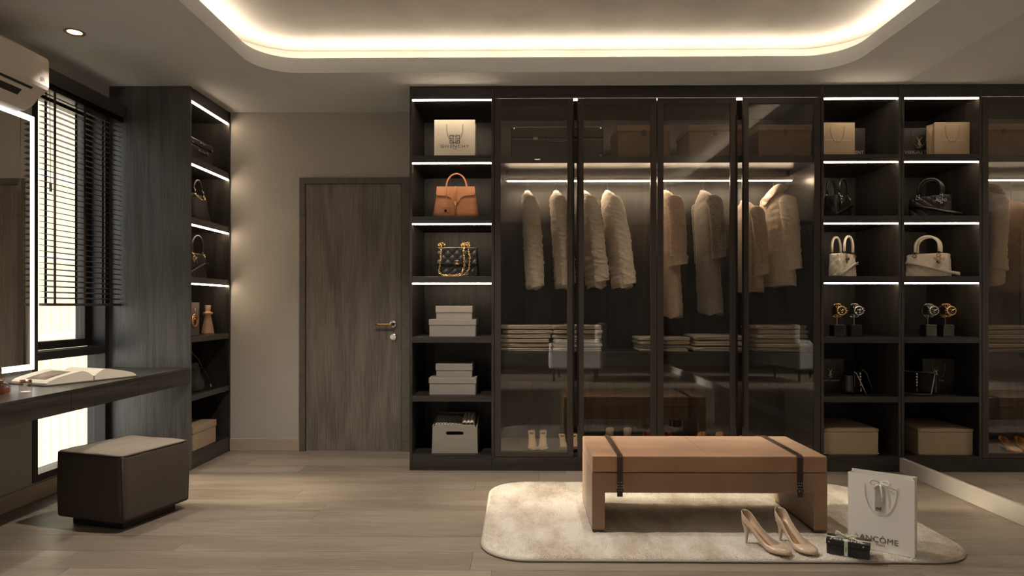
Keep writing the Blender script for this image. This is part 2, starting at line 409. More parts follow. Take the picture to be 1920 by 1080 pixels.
downlight(.6, 3.45, 2.818, 'added unseen spot in the raised ceiling above the bench', watts=42)  # added, out of view, to brighten the rug around the bench
downlight(.2, 1.3, 2.818, 'recessed downlight in the raised ceiling behind the viewpoint', watts=3)
downlight(-2.2, 1.2, HC, 'recessed downlight in the lower ceiling near the added window', watts=4)

# ------------------------------------------------------------------ left tall unit
ux0, ux1, uy0, uy1 = XL+.001, -2.235, 4.414, 5.029
SH = [(2.140, 2.093), (1.725, 1.679), (1.318, 1.275), (.907, .868), (.507, .468)]   # shelf top, bottom
u = thing('tall_shelf_unit', 'dark oak tall shelf unit beside the window with open lit shelves', 'shelf', (0, 0, 0))
bx('side_panel', WOODP, u, ux0, ux1, uy0, uy0+.018, .001, HC-.001, .0008)
bx('side_panel', WOODK, u, ux0, ux1, uy1-.018, uy1, .001, HC-.001, .0008)
bx('back_panel', WOODK, u, ux0, ux0+.018, uy0+.018, uy1-.018, .001, HC-.001)
bx('plinth', WOODKY, u, ux0+.02, ux1-.004, uy0+.0185, uy1-.0185, .001, .112)
bx('top_panel', WOODKY, u, ux0+.02, ux1-.004, uy0+.0185, uy1-.0185, 2.522, HC-.002)
for a, b in SH: bx('shelf', WOODKY, u, ux0+.02, ux1-.004, uy0+.0185, uy1-.0185, b, a, .0008)
for z in (2.522, 2.093, 1.679, 1.275):
    bx('led_strip', STRIP, u, ux1-.020, ux1-.010, uy0+.02, uy1-.02, z-.010, z-.001)
# ------------------------------------------------------------------ desk
d = thing('vanity_desk', 'dark oak wall-hung desk with drawer fronts running under the window', 'desk', (0, 0, 0))
bx('desk_top', WOODKY, d, XL+.006, -2.236, 1.75, 4.4125, .684, .700, .0012)
bx('carcass', WOODKY, d, XL+.006, -2.262, 1.75, 4.4125, .600, .6835)
for a, b in ((1.752, 2.075), (2.078, 2.655), (2.658, 3.236), (3.239, 3.816), (3.819, 4.4115)):
    bx('drawer_front', WOODKY, d, -2.2615, -2.2365, a, b, .592, .6825, .001)
# ------------------------------------------------------------------ vanity mirror with light border
vm = thing('vanity_mirror', 'upright rectangular mirror with a glowing white border above the desk', 'mirror', (XL+.001, 0, 0))
bx('backing', BLACKM, vm, 0, .022, 2.62, 3.695, .755, 2.195, .002)
bx('mirror_glass', mat('vanity_mirror_silver', (.8, .79, .77), .01, 1), vm, .0225, .026, 2.655, 3.66, .79, 2.16)
framebars('light_border', MLED, vm, .0225, .0265, 2.622, 3.693, .757, 2.193, .032)
# ------------------------------------------------------------------ air conditioner
AC = mat('ac_plastic', (.62, .55, .49), .35, bump=.02)
ACD = mat('ac_dark_slot', (.02, .018, .016), .6)
t = thing('air_conditioner', 'cream split air conditioner unit mounted high beside the blind', 'air conditioner', (XL+.001, 2.66, 0))
prof = [(0, 2.465), (.195, 2.472), (.212, 2.464), (.219, 2.45), (.220, 2.31), (.214, 2.292), (.175, 2.262), (.13, 2.21), (.09, 2.185), (.04, 2.18), (0, 2.19)]
MB().loft([[(a, 0, b) for a, b in prof], [(a, .885, b) for a, b in prof]]).build('housing', AC, t, bevel=.006, seg=3, smooth=False)
def acslot(name, m, t0, t1, y0, y1, off):
    p0, p1 = Vector((.2141, 0, 2.292)), Vector((.175, 0, 2.262)); p2 = Vector((.13, 0, 2.21))
    def at(q): return p0.lerp(p1, q) if q <= 1 else p1.lerp(p2, q-1)
    a, b = at(t0), at(t1); nrm = Vector((.61, 0, -.79))
    mb = MB(); mb.add([tuple(q+Vector((0, yy, 0))+nrm*o) for o in (0, off) for yy in (y0, y1) for q in (a, b)],
                      [(0, 1, 3, 2), (4, 6, 7, 5), (0, 4, 5, 1), (2, 3, 7, 6), (0, 2, 6, 4), (1, 5, 7, 3)])
    mb.build(name, m, t)
acslot('air_slot', ACD, .35, .62, .05, .79, .0015)
acslot('air_slot', ACD, 1.08, 1.62, .05, .75, .0015)
acslot('louver', AC, .64, 1.05, .05, .80, .006)
lg = bx('badge', mat('badge_grey', (.5, .44, .39), .5), t, .2203, .2208, .812, .848, 2.318, 2.372)
INK = mat('dark_ink', (.03, .028, .027), .6)
MB().tube(arc((.2212, .826, 2.336), .0095, .5, 2*PI+.2, 20, 'YZ'), .0012, 6).tube([(.2212, .826, 2.33), (.2212, .826, 2.34)], .001, 5).tube([(.2212, .842, 2.327), (.2212, .842, 2.345)], .0012, 5).build('logo', INK, lg)

# ------------------------------------------------------------------ cabinets along the back
def column(x0, x1, lbl, ledx):
    c = thing('open_shelf_cabinet', lbl, 'cabinet', (0, 0, 0))
    yb = YB-.001
    bx('side_panel', WOODK, c, x0, x0+.018, CY, yb, .001, HC-.001, .0008)
    bx('side_panel', WOODK, c, x1-.018, x1, CY, yb, .001, HC-.001, .0008)
    a, b = x0+.0185, x1-.0185
    bx('back_panel', WOODK, c, a, b, yb-.016, yb, .001, HC-.001)
    bx('plinth', WOODKX, c, a, b, CY+.001, yb-.017, .001, .106)
    bx('top_panel', WOODKX, c, a, b, CY+.001, yb-.017, 2.522, HC-.002)
    for p, q in SH: bx('shelf', WOODKX, c, a, b, CY+.001, yb-.017, q, p, .0008)
    for z in (2.522, 2.093, 1.679, 1.275):
        bx('led_strip', STRIP, c, a, b, CY+.004, CY+.014, z-.009, z-.001)
    return c
column(-.75, -.176, 'dark oak open cabinet beside the door holding paper bag, handbags and boxes', 0)
column(2.03, XR-.0015, 'dark oak open cabinet in the corner against the wall mirror', 1)

wx0, wx1 = -.1755, 2.0295
wd = thing('glass_wardrobe', 'wide dark wardrobe with four smoked glass doors and a lit clothes rail', 'wardrobe', (0, 0, 0))
yb = YB-.001
bx('side_panel', WOODK, wd, wx0, wx0+.016, CY+.022, yb, .001, HC-.001)
bx('side_panel', WOODK, wd, wx1-.016, wx1, CY+.022, yb, .001, HC-.001)
ia, ib = wx0+.0165, wx1-.0165
bx('back_panel', WOODK, wd, ia, ib, yb-.016, yb, .001, HC-.001)
bx('plinth', WOODKX, wd, wx0, wx1, CY+.001, CY+.0215, .001, .092)
bx('floor_panel', WOODKX, wd, ia, ib, CY+.024, yb-.017, .06, .108)
bx('top_panel', WOODKX, wd, wx0, wx1, CY+.001, CY+.0215, 2.526, HC-.002)
bx('roof_panel', WOODKX, wd, ia, ib, CY+.023, yb-.017, 2.535, HC-.002)
bx('shelf', WOODKX, wd, ia, ib, CY+.035, yb-.017, 2.093, 2.140, .0008)
mb_ = bx('drawer_case', WOODKX, wd, ia, ib, CY+.075, yb-.017, .600, .798, .0008)
ds = (ib-ia)/4
for i in range(4):
    bx('drawer_front', WOODKX, wd, ia+i*ds+.0015, ia+(i+1)*ds-.0015, CY+.056, CY+.0745, .600, .797, .001)
bx('led_strip', STRIP2, wd, ia, ib, CY+.026, CY+.034, 2.518, 2.53)
bx('led_strip', STRIP2, wd, ia+.01, ib-.01, yb-.06, yb-.05, .594, .5995)
rod = bx('clothes_rail', mat('rail_aluminium', (.62, .58, .53), .3, .5), wd, -.115, 1.965, 4.728, 4.752, 2.022, 2.047, .003)
bx('rail_light', RAILL, rod, -.09, 1.955, 4.733, 4.747, 2.0165, 2.0215)
for xx in (-.095, 1.93): bx('rail_bracket', BLACKM, rod, xx-.008, xx+.008, 4.732, 4.748, 2.0475, 2.0925)
def door(x0, x1, hinge):
    dd = bx('door', BRONZE, wd, x0, x0+.0005, CY, CY+.0005, .0935, .094)
    st, rt = .042, .040
    dd.data = (MB().box(x0, x0+st, CY, CY+.02, .094, 2.524).box(x1-st, x1, CY, CY+.02, .094, 2.524)
               .box(x0+st, x1-st, CY, CY+.02, .094, .094+.036).box(x0+st, x1-st, CY, CY+.02, 2.524-rt, 2.524)).build('door', BRONZE, wd).data
    for o in [q for q in wd.children if q.name.startswith('door') and q is not dd and q.data is dd.data]: bpy.data.objects.remove(o)
    m = dd.modifiers.new('bv', 'BEVEL'); m.width = .0015; m.segments = 1; m.limit_method = 'ANGLE'
    bx('glass', SMOKE, dd, x0+st, x1-st, CY+.008, CY+.013, .094+.036, 2.524-rt)
    xh = x1 if hinge > 0 else x0
    bx('edge_pull', BLACKM, dd, xh-.006 if hinge > 0 else xh-.006, xh+.006, CY-.008, CY-.0005, .3, 2.4, .001)
door(-.172, .362, 1); door(.390, .925, -1); door(.929, 1.462, 1); door(1.503, 2.026, -1)

# ------------------------------------------------------------------ container builders
def paper_bag(lbl, w_, dp, h, mt, loc, rz, cord, group=None, hw_=.20, hd_=.46):
    t = thing('shopping_bag', lbl, 'shopping bag', loc, rz, group)
    a, b = w_/2, dp/2
    mb = MB()
    lv = [0, h*.5, h]; rings = []
    for z in lv:
        k = -.18*dp*(z/h)           # gusset folding in towards the top
        rings.append([(-a, -b, z), (a, -b, z), (a+k, 0, z), (a, b, z), (-a, b, z), (-a-k, 0, z)])
    mb.loft(rings, cap=False); mb.add([(x, y, .0005) for x, y in ((-a, -b), (a, -b), (a, b), (-a, b))], [(0, 1, 2, 3)])
    mb.build('body', mt, t, solid=.0012)
    for s in (-1, 1):
        y = s*(b+.003) if s < 0 else b+.003
        pts = [(-w_*hw_*math.cos(PI*k/18), y, h*.88-h*hd_*math.sin(PI*k/18)**.85) for k in range(19)]
        pts = [(p[0]*1.0, p[1], p[2]) for p in pts]
        MB().tube(pts, .0016, 6).build('handle', cord, t, smooth=True)
    return t
def rbx(name, mt, parent, w_, dp, z0, z1, bev=.004, x=0, y=0):
    return bx(name, mt, parent, x-w_/2, x+w_/2, y-dp/2, y+dp/2, z0, z1, bev)
def lidbox(lbl, w_, dp, h, lid, mt, loc, rz=0, group=None, name='storage_box', mlid=None):
    t = thing(name, lbl, 'box', loc, rz, group)
    rbx('body', mt, t, w_-.008, dp-.008, 0, h-.003, .002)
    mb = MB().box(-w_/2, w_/2, -dp/2, dp/2, h-lid, h)
    mb.build('lid', mlid or mt, t, bevel=.0025)
    return t
def superring(a, b, z, n, e=5, fn=None):
    out = []
    # evenly spaced around the perimeter of a superellipse
    dense = []
    for k in range(240):
        th = 2*PI*k/240; c, s_ = math.cos(th), math.sin(th)
        dense.append(Vector((math.copysign(abs(c)**(2/e), c)*a, math.copysign(abs(s_)**(2/e), s_)*b, z)))
    L = [0]
    for k in range(240): L.append(L[-1]+(dense[(k+1) % 240]-dense[k]).length)
    j = 0
    for i in range(n):
        t = L[-1]*i/n
        while L[j+1] < t: j += 1
        q = dense[j].lerp(dense[(j+1) % 240], (t-L[j])/max(1e-9, L[j+1]-L[j]))
        if fn:
            nn = Vector((abs(q.x/a)**(e-1)*math.copysign(1, q.x)/a, abs(q.y/b)**(e-1)*math.copysign(1, q.y)/b, 0)).normalized()
            q = q+nn*fn(t, q)
        out.append(q)
    return out
def bag_body(name, mt, parent, wb, wt, db, dt, h, z0=0, quilt=0, amp=.004, e=5, n=None, bulge=.0, nz=None):
    n = n or (120 if quilt else 40); nz = nz or (34 if quilt else 10)
    rings = []
    for i in range(nz+1):
        v = i/nz; rr = .012
        a = (wb+(wt-wb)*v)/2; b = (db+(dt-db)*v)/2*(1+bulge*math.sin(PI*v))
        edge = min(v*h, (1-v)*h); s = 1.0
        if edge < rr: s = 1-(.012/min(a, b))*(1-math.sqrt(max(0, 1-(1-edge/rr)**2)))
        z = z0+v*h
        def fn(t, q, z=z, edge=edge):
            r = 0
            if quilt:
                p, qq = t/quilt, z/quilt
                r = amp*(abs(math.sin(PI*(p+qq)/1.0))*abs(math.sin(PI*(p-qq)/1.0)))**.45-amp
            return r*min(1, edge/.01)
        rings.append(superring(a*s, b*s, z, n, e, fn))
    return MB().loft(rings).build(name, mt, parent, smooth=True)
def chain(name, pts, mt, parent, link_=.014, r=.0016, wd_=.0042):
    # resample path, alternate link orientation
    P_ = [Vector(p) for p in pts]; L = [0]
    for i in range(len(P_)-1): L.append(L[-1]+(P_[i+1]-P_[i]).length)
    N = max(2, int(L[-1]/(link_*.72))); mb = MB(); j = 0
    for k in range(N):
        t = L[-1]*(k+.5)/N
        while j < len(P_)-2 and L[j+1] < t: j += 1
        q = P_[j].lerp(P_[j+1], (t-L[j])/max(1e-9, L[j+1]-L[j])); tn = (P_[j+1]-P_[j]).normalized()
        s1 = tn.cross(Vector((0, 1, 0.01))).normalized(); s2 = tn.cross(s1).normalized(); sd = s1 if k % 2 else s2
        mb.tube([q+tn*(link_/2*math.cos(a))+sd*(wd_*math.sin(a)) for a in [2*PI*i/8 for i in range(8)]], r, 5, closed=True)
    return mb.build(name, mt, parent, smooth=True)

PAPERW = mat('white_paper', (.86, .83, .78), .7, var=.02)
PAPERC = mat('cream_paper', (.84, .78, .68), .65, var=.02)
PAPERT = mat('tan_paper', (.52, .40, .27), .65, var=.03)
PAPERK = mat('black_paper', (.022, .020, .019), .55)
GREYINK = mat('grey_ink', (.12, .11, .10), .6)
WINK = mat('pale_foil', (.78, .66, .54), .4)
TAUPE = mat('taupe_print', (.80, .74, .66), .5)
CORDG = mat('grey_cord', (.22, .20, .18), .8)
CORDK = mat('dark_cord', (.30, .26, .2), .7)
LEATHK = mat('black_leather', (.016, .014, .013), .33, bump=.15, bs=300)
LEATHT = mat('tan_leather', (.55, .25, .125), .48, var=.1, vs=12, bump=.15, bs=400)
LEATHW = mat('ivory_leather', (.78, .70, .60), .42, var=.03, bump=.1, bs=300)
CARDG = mat('grey_card', (.21, .192, .17), .75, var=.04, vs=10)
KRAFT = mat('kraft_box', (.36, .27, .18), .7, var=.05, vs=10)
BROWNB = mat('brown_box_fabric', (.17, .105, .072), .75, var=.08, vs=20, bump=.2, bs=500)
FELT = weave('grey_felt', (.36, .33, .28), (.32, .29, .245), 520, bump=.35)
HOUND = weave('houndstooth_cloth', (.75, .68, .58), (.02, .02, .02), 95, bump=.1)

# ------------------------------------------------------------------ open cabinet beside the door, shelf by shelf
t = paper_bag('cream paper shopping bag with square emblem on the top shelf beside the door', .285, .11, .275, PAPERC, (-.455, 4.615, 2.1405), 0, CORDG)
yy = -.0565
em = MB()
def gmark(mb, cx, cz, sx, sz, s=.013, th=.0046):    # square letter G drawn as four bars and a spur, mirrored by sx, sz
    for p, q in (((-1, 1), (1, 1)), ((-1, -1), (-1, 1)), ((-1, -1), (1, -1)), ((1, -1), (1, -.1)), ((.1, -.1), (1, -.1))):
        x0, x1 = sorted((cx+sx*p[0]*s, cx+sx*q[0]*s)); z0, z1 = sorted((cz+sz*p[1]*s*.82, cz+sz*q[1]*s*.82))
        mb.box(x0-th/2, x1+th/2, yy-.0006, yy, z0-th/2, z1+th/2)
for sx in (-1, 1):
    for sz in (-1, 1): gmark(em, sx*.020, .138+sz*.0165, -sx, -sz if sz > 0 else 1)
em.build('emblem', GREYINK, t)
text('GIVENCHY', .030, GREYINK, t, (0, yy-.0005, .088), sx=1.22, space=1.15)
text('PARIS', .010, GREYINK, t, (0, yy-.0005, .070), sx=1.2)

# tan flap handbag
def tanbag():
    t = thing('handbag', 'tan leather top handle handbag with a flap and hanging padlock tag', 'handbag', (-.447, 4.60, 1.7255), 0)
    bag_body('body', LEATHT, t, .330, .262, .135, .085, .215, e=7, bulge=.03)
    # flap: front panel with a tapering tongue, following the sloped front
    pts = [(-.132, .222), (.132, .222), (.136, .172), (.128, .158), (.060, .155), (.035, .140), (.018, .105), (-.018, .105), (-.035, .140), (-.060, .155), (-.128, .158), (-.136, .172)]
    plate('flap', [pts], .0025, LEATHT, t, loc=(0, -.0745, .002), rot=(PI/2-.116, 0, 0), bevel=.001)
    bx('flap_top', LEATHT, t, -.132, .132, -.047, .044, .214, .2205, .003)
    MB().tube(arc((0, 0, .222), .072, 0, PI, 20, 'XZ', .100), .0062, 10).build('handle', LEATHT, t, smooth=True)
    for s in (-1, 1): MB().tube(arc((s*.072, 0, .222), .0085, 0, 2*PI, 12, 'YZ')[:-1], .002, 6, closed=True).build('handle_ring', GOLD, t)
    MB().tube([(0, -.056, .222), (0, -.064, .17), (0, -.072, .09), (0, -.080, .015)], .0065, 6, flat=1).build('front_strap', LEATHT, t, smooth=True)
    bx('clasp', GOLD, t, -.009, .009, -.088, -.080, .085, .118, .002)
    MB().tube([(-.062, -.052, .223), (-.063, -.069, .16), (-.064, -.078, .085)], .002, 6).build('tag_cord', LEATHT, t)
    bx('tag', LEATHT, t, -.088, -.042, -.0865, -.0825, .035, .078, .004)
    bx('padlock', BLACKM, t, -.074, -.058, -.094, -.087, .040, .058, .002)
tanbag()

# black quilted flap bag with gold chain
def quilted():
    t = thing('handbag', 'black quilted flap handbag hung with a thick gold chain', 'handbag', (-.437, 4.60, 1.3185), 0)
    bag_body('body', LEATHK, t, .300, .285, .115, .095, .195, quilt=.062, amp=.005, e=7, n=180, nz=50)
    # quilted flap in front
    NX, NZ = 56, 26; rings = []
    for j in range(NZ+1):
        v = j/NZ; z = .205-.118*v; r = []
        for i in range(NX+1):
            x = -.140+.280*i/NX; p, q = x/.062, z/.062
            r.append((x, -.0590-.006*v-.006*(abs(math.sin(PI*(p+q)))*abs(math.sin(PI*(p-q))))**.45, z))
        rings.append(r)
    MB().loft(rings, closed=False).build('flap', LEATHK, t, smooth=True, solid=-.004)
    bx('flap_top', LEATHK, t, -.140, .140, -.060, .045, .1955, .2075, .005)
    cc = MB()
    for s in (-1, 1):
        pass
        cc.tube(arc((s*.0075, -.0745, .1), .0125, (.27 if s > 0 else 1.27)*PI, (1.73 if s > 0 else 2.73)*PI, 16), .0021, 6)
    cc.build('clasp_emblem', GOLD, t, smooth=True)
    chain('chain', [(-.118, -.052, .232), (-.108, -.066, .21), (-.112, -.078, .12), (-.125, -.080, .035), (-.10, -.085, .012), (-.02, -.088, .008), (.035, -.086, .02), (.055, -.082, .08), (.048, -.074, .18), (.052, -.060, .23)], GOLD, t, .017, .0022, .0055)
    chain('chain', [(.052, -.05, .232), (.075, -.06, .215), (.092, -.078, .13), (.085, -.082, .05), (.055, -.085, .015), (0, -.092, .006), (-.08, -.092, .006)], GOLD, t, .017, .0022, .0055)
    chain('chain', [(-.125, -.045, .21), (-.128, -.035, .235), (-.10, -.03, .24), (-.085, -.045, .215)], GOLD, t, .017, .0024, .006)
    chain('chain', [(.03, -.045, .21), (.035, -.035, .235), (.075, -.03, .24), (.085, -.045, .215)], GOLD, t, .017, .0024, .006)
    chain('chain', [(-.135, -.066, .200), (-.06, -.068, .203), (.03, -.068, .204), (.135, -.066, .200)], STEEL, t, .011, .0012, .003)
quilted()
for z, top, nm in ((.9075, 'fourth', 'under the quilted bag'), (.5075, 'fifth', 'above the felt bin')):
    a = lidbox('large grey lidded box under a smaller one, stack %s' % nm, .325, .24, .118, .040, CARDG, (-.463, 4.60, z), 0, 'grey lidded boxes')
    b = lidbox('small grey lidded box topping the stack %s' % nm, .255, .18, .092, .046, CARDG, (-.455, 4.60, z+.1185), 0, 'grey lidded boxes')
# felt storage bin
t = thing('storage_bin', 'grey felt bin with a slot handle holding a houndstooth cloth', 'storage bin', (-.448, 4.64, .1065), 0)
o_pts = [(-.158, 0), (.158, 0), (.152, .17), (.135, .195), (-.135, .195), (-.152, .17)]
hole = rrect(-.06, .06, .125, .150, .012, 6)
plate('front_panel', [o_pts, hole], .004, FELT, t, loc=(0, -.145, 0), rot=(PI/2, 0, 0))
plate('back_panel', [[(-.155, 0), (.155, 0), (.15, .235), (-.15, .235)]], .004, FELT, t, loc=(0, .145, 0), rot=(PI/2, 0, 0))
for s in (-1, 1):
    plate('side_panel', [[(-.14, 0), (.14, 0), (.14, .235), (.10, .235), (-.14, .185)]], .003, FELT, t, loc=(s*.151, 0, 0), rot=(PI/2, 0, PI/2))
bx('bottom', FELT, t, -.147, .147, -.14, .14, .001, .006)
vs = []; NX, NY = 26, 20
for j in range(NY+1):
    for i in range(NX+1):
        x = -.138+.19*i/NX; y = -.132+.24*j/NY
        vs.append((x, y, .190+.045*math.sin(min(1, j/NY)*PI*.6)+.008*fbm((x*14, y*14, 3))-.02*(i/NX)**4))
c = MB().add(vs, [(j*(NX+1)+i, j*(NX+1)+i+1, (j+1)*(NX+1)+i+1, (j+1)*(NX+1)+i) for j in range(NY) for i in range(NX)]).build('folded_cloth', HOUND, None, smooth=True, solid=.02, loc=(-.448, 4.64, .1065))
tag(c, 'black and cream houndstooth cloth folded inside the felt bin', 'cloth')
vs = []
for j in range(NY+1):
    for i in range(13):
        x = .060+.075*i/12; y = -.120+.22*j/NY
        vs.append((x, y, .196+.03*math.sin(j/NY*PI*.6)+.010*math.sin(i*1.6)+.006*fbm((x*30, y*20, 8))))
c = MB().add(vs, [(j*13+i, j*13+i+1, (j+1)*13+i+1, (j+1)*13+i) for j in range(NY) for i in range(12)]).build('scarf', mat('cream_wool', (.6, .54, .45), .95, var=.15, vs=50), None, smooth=True, solid=.015, loc=(-.448, 4.64, .1065))
tag(c, 'crumpled cream wool scarf tucked in the felt bin beside the cloth', 'scarf')

# ------------------------------------------------------------------ corner cabinet
def saint(t, yy, zc, sz, xo=0):
    # interlaced monogram: y, s, l as thin strokes
    mb = MB()
    def stroke(pts, w0=.0022):
        n = len(pts); mb.tube([(xo+p[0]*sz, yy, zc+p[1]*sz) for p in pts], [w0*(.55+.45*math.sin(PI*i/(n-1))) for i in range(n)], 5)
    stroke([(-.55, 1.0), (-.3, .75), (-.02, .35), (.02, .2)]); stroke([(.45, 1.1), (.25, .7), (.02, .3), (-.35, -.45), (-.55, -.75)])
    stroke([(.32, .35), (.2, .5), (-.02, .42), (-.05, .2), (.12, -.02), (.22, -.25), (.1, -.5), (-.15, -.52), (-.28, -.35)])
    stroke([(.12, .6), (.06, .1), (-.05, -.5), (-.15, -1.0), (.1, -1.02), (.55, -.9)])
    mb.build('monogram', WINK, t)
pb = paper_bag('tan paper shopping bag in front of a black one on the corner top shelf', .24, .09, .235, PAPERT, (2.176, 4.565, 2.1405), 0, CORDK)
text('DOLCE & GABBANA', .0205, TAUPE, pb, (0, -.0465, .112), sx=.98, space=1.05)
pb = paper_bag('black paper shopping bag behind the tan one on the corner top shelf', .26, .07, .235, PAPERK, (2.312, 4.70, 2.1405), 0, CORDK)
saint(pb, -.0365, .132, .038); text('SAINT LAURENT', .034, WINK, pb, (0, -.0365, .062), sx=.95)
pb = paper_bag('black paper shopping bag with monogram beside the studded bag, low corner shelf', .225, .08, .235, PAPERK, (2.178, 4.70, .5075), 0, CORDK)
saint(pb, -.0415, .135, .030, .018); text('SAINT LAURENT', .0175, WINK, pb, (.024, -.0415, .082), sx=.93)

def ladybag(lbl, loc, rz, M_, MT, wb=.25, h=.165, strap=True, letters=True):
    t = thing('handbag', lbl, 'handbag', loc, rz)
    bag_body('body', M_, t, wb, wb*.94, .105, .088, h, quilt=.055, amp=.0042, e=7, n=210, nz=60)
    for s in (-1, 1):
        y = s*.042
        R = wb*.26
        pts = [(-R, y, h+.012), (-R, y, h+.05)]+[(-R*math.cos(PI*k/14), y, h+.05+R*.98*math.sin(PI*k/14)) for k in range(1, 14)]+[(R, y, h+.05), (R, y, h+.012)]
        MB().tube(pts, .0085, 10).build('handle', M_, t, smooth=True)
        for q in (-1, 1):
            MB().tube(arc((q*R, y, h+.004), .009, 0, 2*PI, 14)[:-1], .0022, 6, closed=True).tube(arc((q*R, y+s*.0135, h-.016), .0115, 0, 2*PI, 14)[:-1], .003, 6, closed=True).build('handle_ring', MT, t, smooth=True)
    y = -.0605; R = -wb*.26
    ch = MB().tube(arc((R, y, h-.038), .013, 0, 2*PI, 16)[:-1], .0022, 6, closed=True).tube([(R, y, h-.026), (R, y, h-.01)], .0015, 5)
    ch.lathe([(.001, y-.001), (.012, y-.001), (.012, y+.001), (.001, y+.001)], (R, 0, h-.06), 16, 'Y')
    c = ch.build('charm', MT, t, smooth=True)
    if letters:
        for i, L_ in enumerate('DIOR'):
            text(L_, .026, MT, c, (R-.026+.0165*i, y-.004, h-.045+.006*(i % 2)), ext=.0012, name='letter', off=.0006)
    if strap:
        pts = [Vector(p) for p in ((wb*.47, -.058, h*.62), (wb*.2, -.062, h*.55), (-wb*.12, -.066, h*.38), (-wb*.40, -.070, h*.22), (-wb*.60, -.074, .024), (-wb*.72, -.074, .016))]
        vs = []
        for i, p in enumerate(pts):
            vs += [tuple(p+Vector((0, 0, .011))), tuple(p-Vector((0, 0, .011)))]
        vs = [(a, b, max(c_, .003)) for a, b, c_ in vs]
        MB().add(vs, [(2*i, 2*i+1, 2*i+3, 2*i+2) for i in range(len(pts)-1)]).build('shoulder_strap', M_, t, solid=.004, smooth=True)
    return t
R80 = math.radians(42)
ladybag('black quilted handbag with silver letter charm in the corner cabinet', (2.240, 4.65, 1.7255), R80, LEATHK, STEEL, wb=.27)
ladybag('ivory quilted handbag with arched handles and trailing strap', (2.268, 4.635, 1.3185), R80, LEATHW, mat('aged_brass', (.35, .27, .17), .3, 1), wb=.275)

def watch(lbl, x, metal, stand, y=4.56):
    t = thing('wristwatch', lbl, 'watch', (x, y, .9075+.178), 0, 'wristwatches on display stands')
    MB().lathe([(.001, .006), (.019, .006), (.0215, .003), (.0215, -.003), (.019, -.006), (.0165, -.0062), (.0165, -.004), (.001, -.004)], (0, -.036, 0), 32, 'Y').build('case', metal, t, smooth=True, bevel=.0005)
    dl = MB().lathe([(.001, -.0405), (.0162, -.0405), (.0162, -.0395), (.001, -.0395)], (0, 0, 0), 24, 'Y').build('dial', BLACKM, t)
    mb = MB()
    for k in range(12):
        a = PI*k/6; mb.tube([(.0125*math.sin(a), -.0412, .0125*math.cos(a)), (.0152*math.sin(a), -.0412, .0152*math.cos(a))], .0006, 4)
    for k in (0.9, 3.0, 5.2): mb.tube(arc((.0055*math.sin(k), -.0412, .0055*math.cos(k)), .0036, 0, 2*PI, 10)[:-1], .0004, 4, closed=True)
    mb.tube([(0, -.042, 0), (.006, -.042, .007)], .0007, 4).tube([(0, -.0422, 0), (-.010, -.0422, .006)], .0006, 4)
    mb.build('hands', metal, dl)
    mb = MB().tube([(.021, -.036, 0), (.026, -.036, 0)], .0026, 8)
    for s in (-1, 1): mb.tube([(.0185, -.036, s*.009), (.0225, -.036, s*.011)], .0018, 6)
    mb.build('crown', metal, t)
    # bracelet: links around the cushion
    mb = MB()
    for k in range(22):
        a = PI/2+.55+(2*PI-1.1)*(k+.5)/22
        c, s_ = math.cos(a), math.sin(a); mb.m = Matrix.Translation((0, -.001+.034*-s_*1.0, .027*c*1.0)) @ Matrix.Rotation(math.atan2(s_*.034, -c*.027)*-1, 4, 'X')
        mb.box(-.0095, .0095, -.0018, .0018, -.0034, .0034)
    mb.m = Matrix.Identity(4)
    mb.build('bracelet', metal, t, bevel=.0006, seg=1)
    t.scale = (1.6, 1.6, 1.6)
    s = thing('watch_stand', stand, 'stand', (x, y, .9075), 0, 'watch display stands')
    bx('base', mat('stand_gloss', (.014, .013, .013), .12, coat=.5), s, -.038, .038, -.036, .036, .001, .078, .003)
    bx('base_plate', STEEL, s, -.034, .034, -.030, .030, .0785, .0815, .0008)
    MB().tube([(0, .004, .082), (0, .004, .150)], .004, 8).build('post', CHROME, s)
    MB().tube([(-.018, 0, .180), (.018, 0, .180)], .030, 16).build('cushion', LEATHK, s, smooth=False)
    for sx in (-1, 1):
        for sy in (-1, 1): MB().lathe([(.004, 0), (.004, .0012)], (sx*.034, sy*.032, -.0004), 8).build('foot', CHROME, s)
watch('wristwatch with rose gold bezel on the stand nearer the wardrobe', 2.195, GOLD, 'dark glossy cube stand holding the rose gold watch')
watch('silver steel wristwatch on the stand nearer the wall mirror', 2.313, STEEL, 'dark glossy cube stand holding the silver watch')

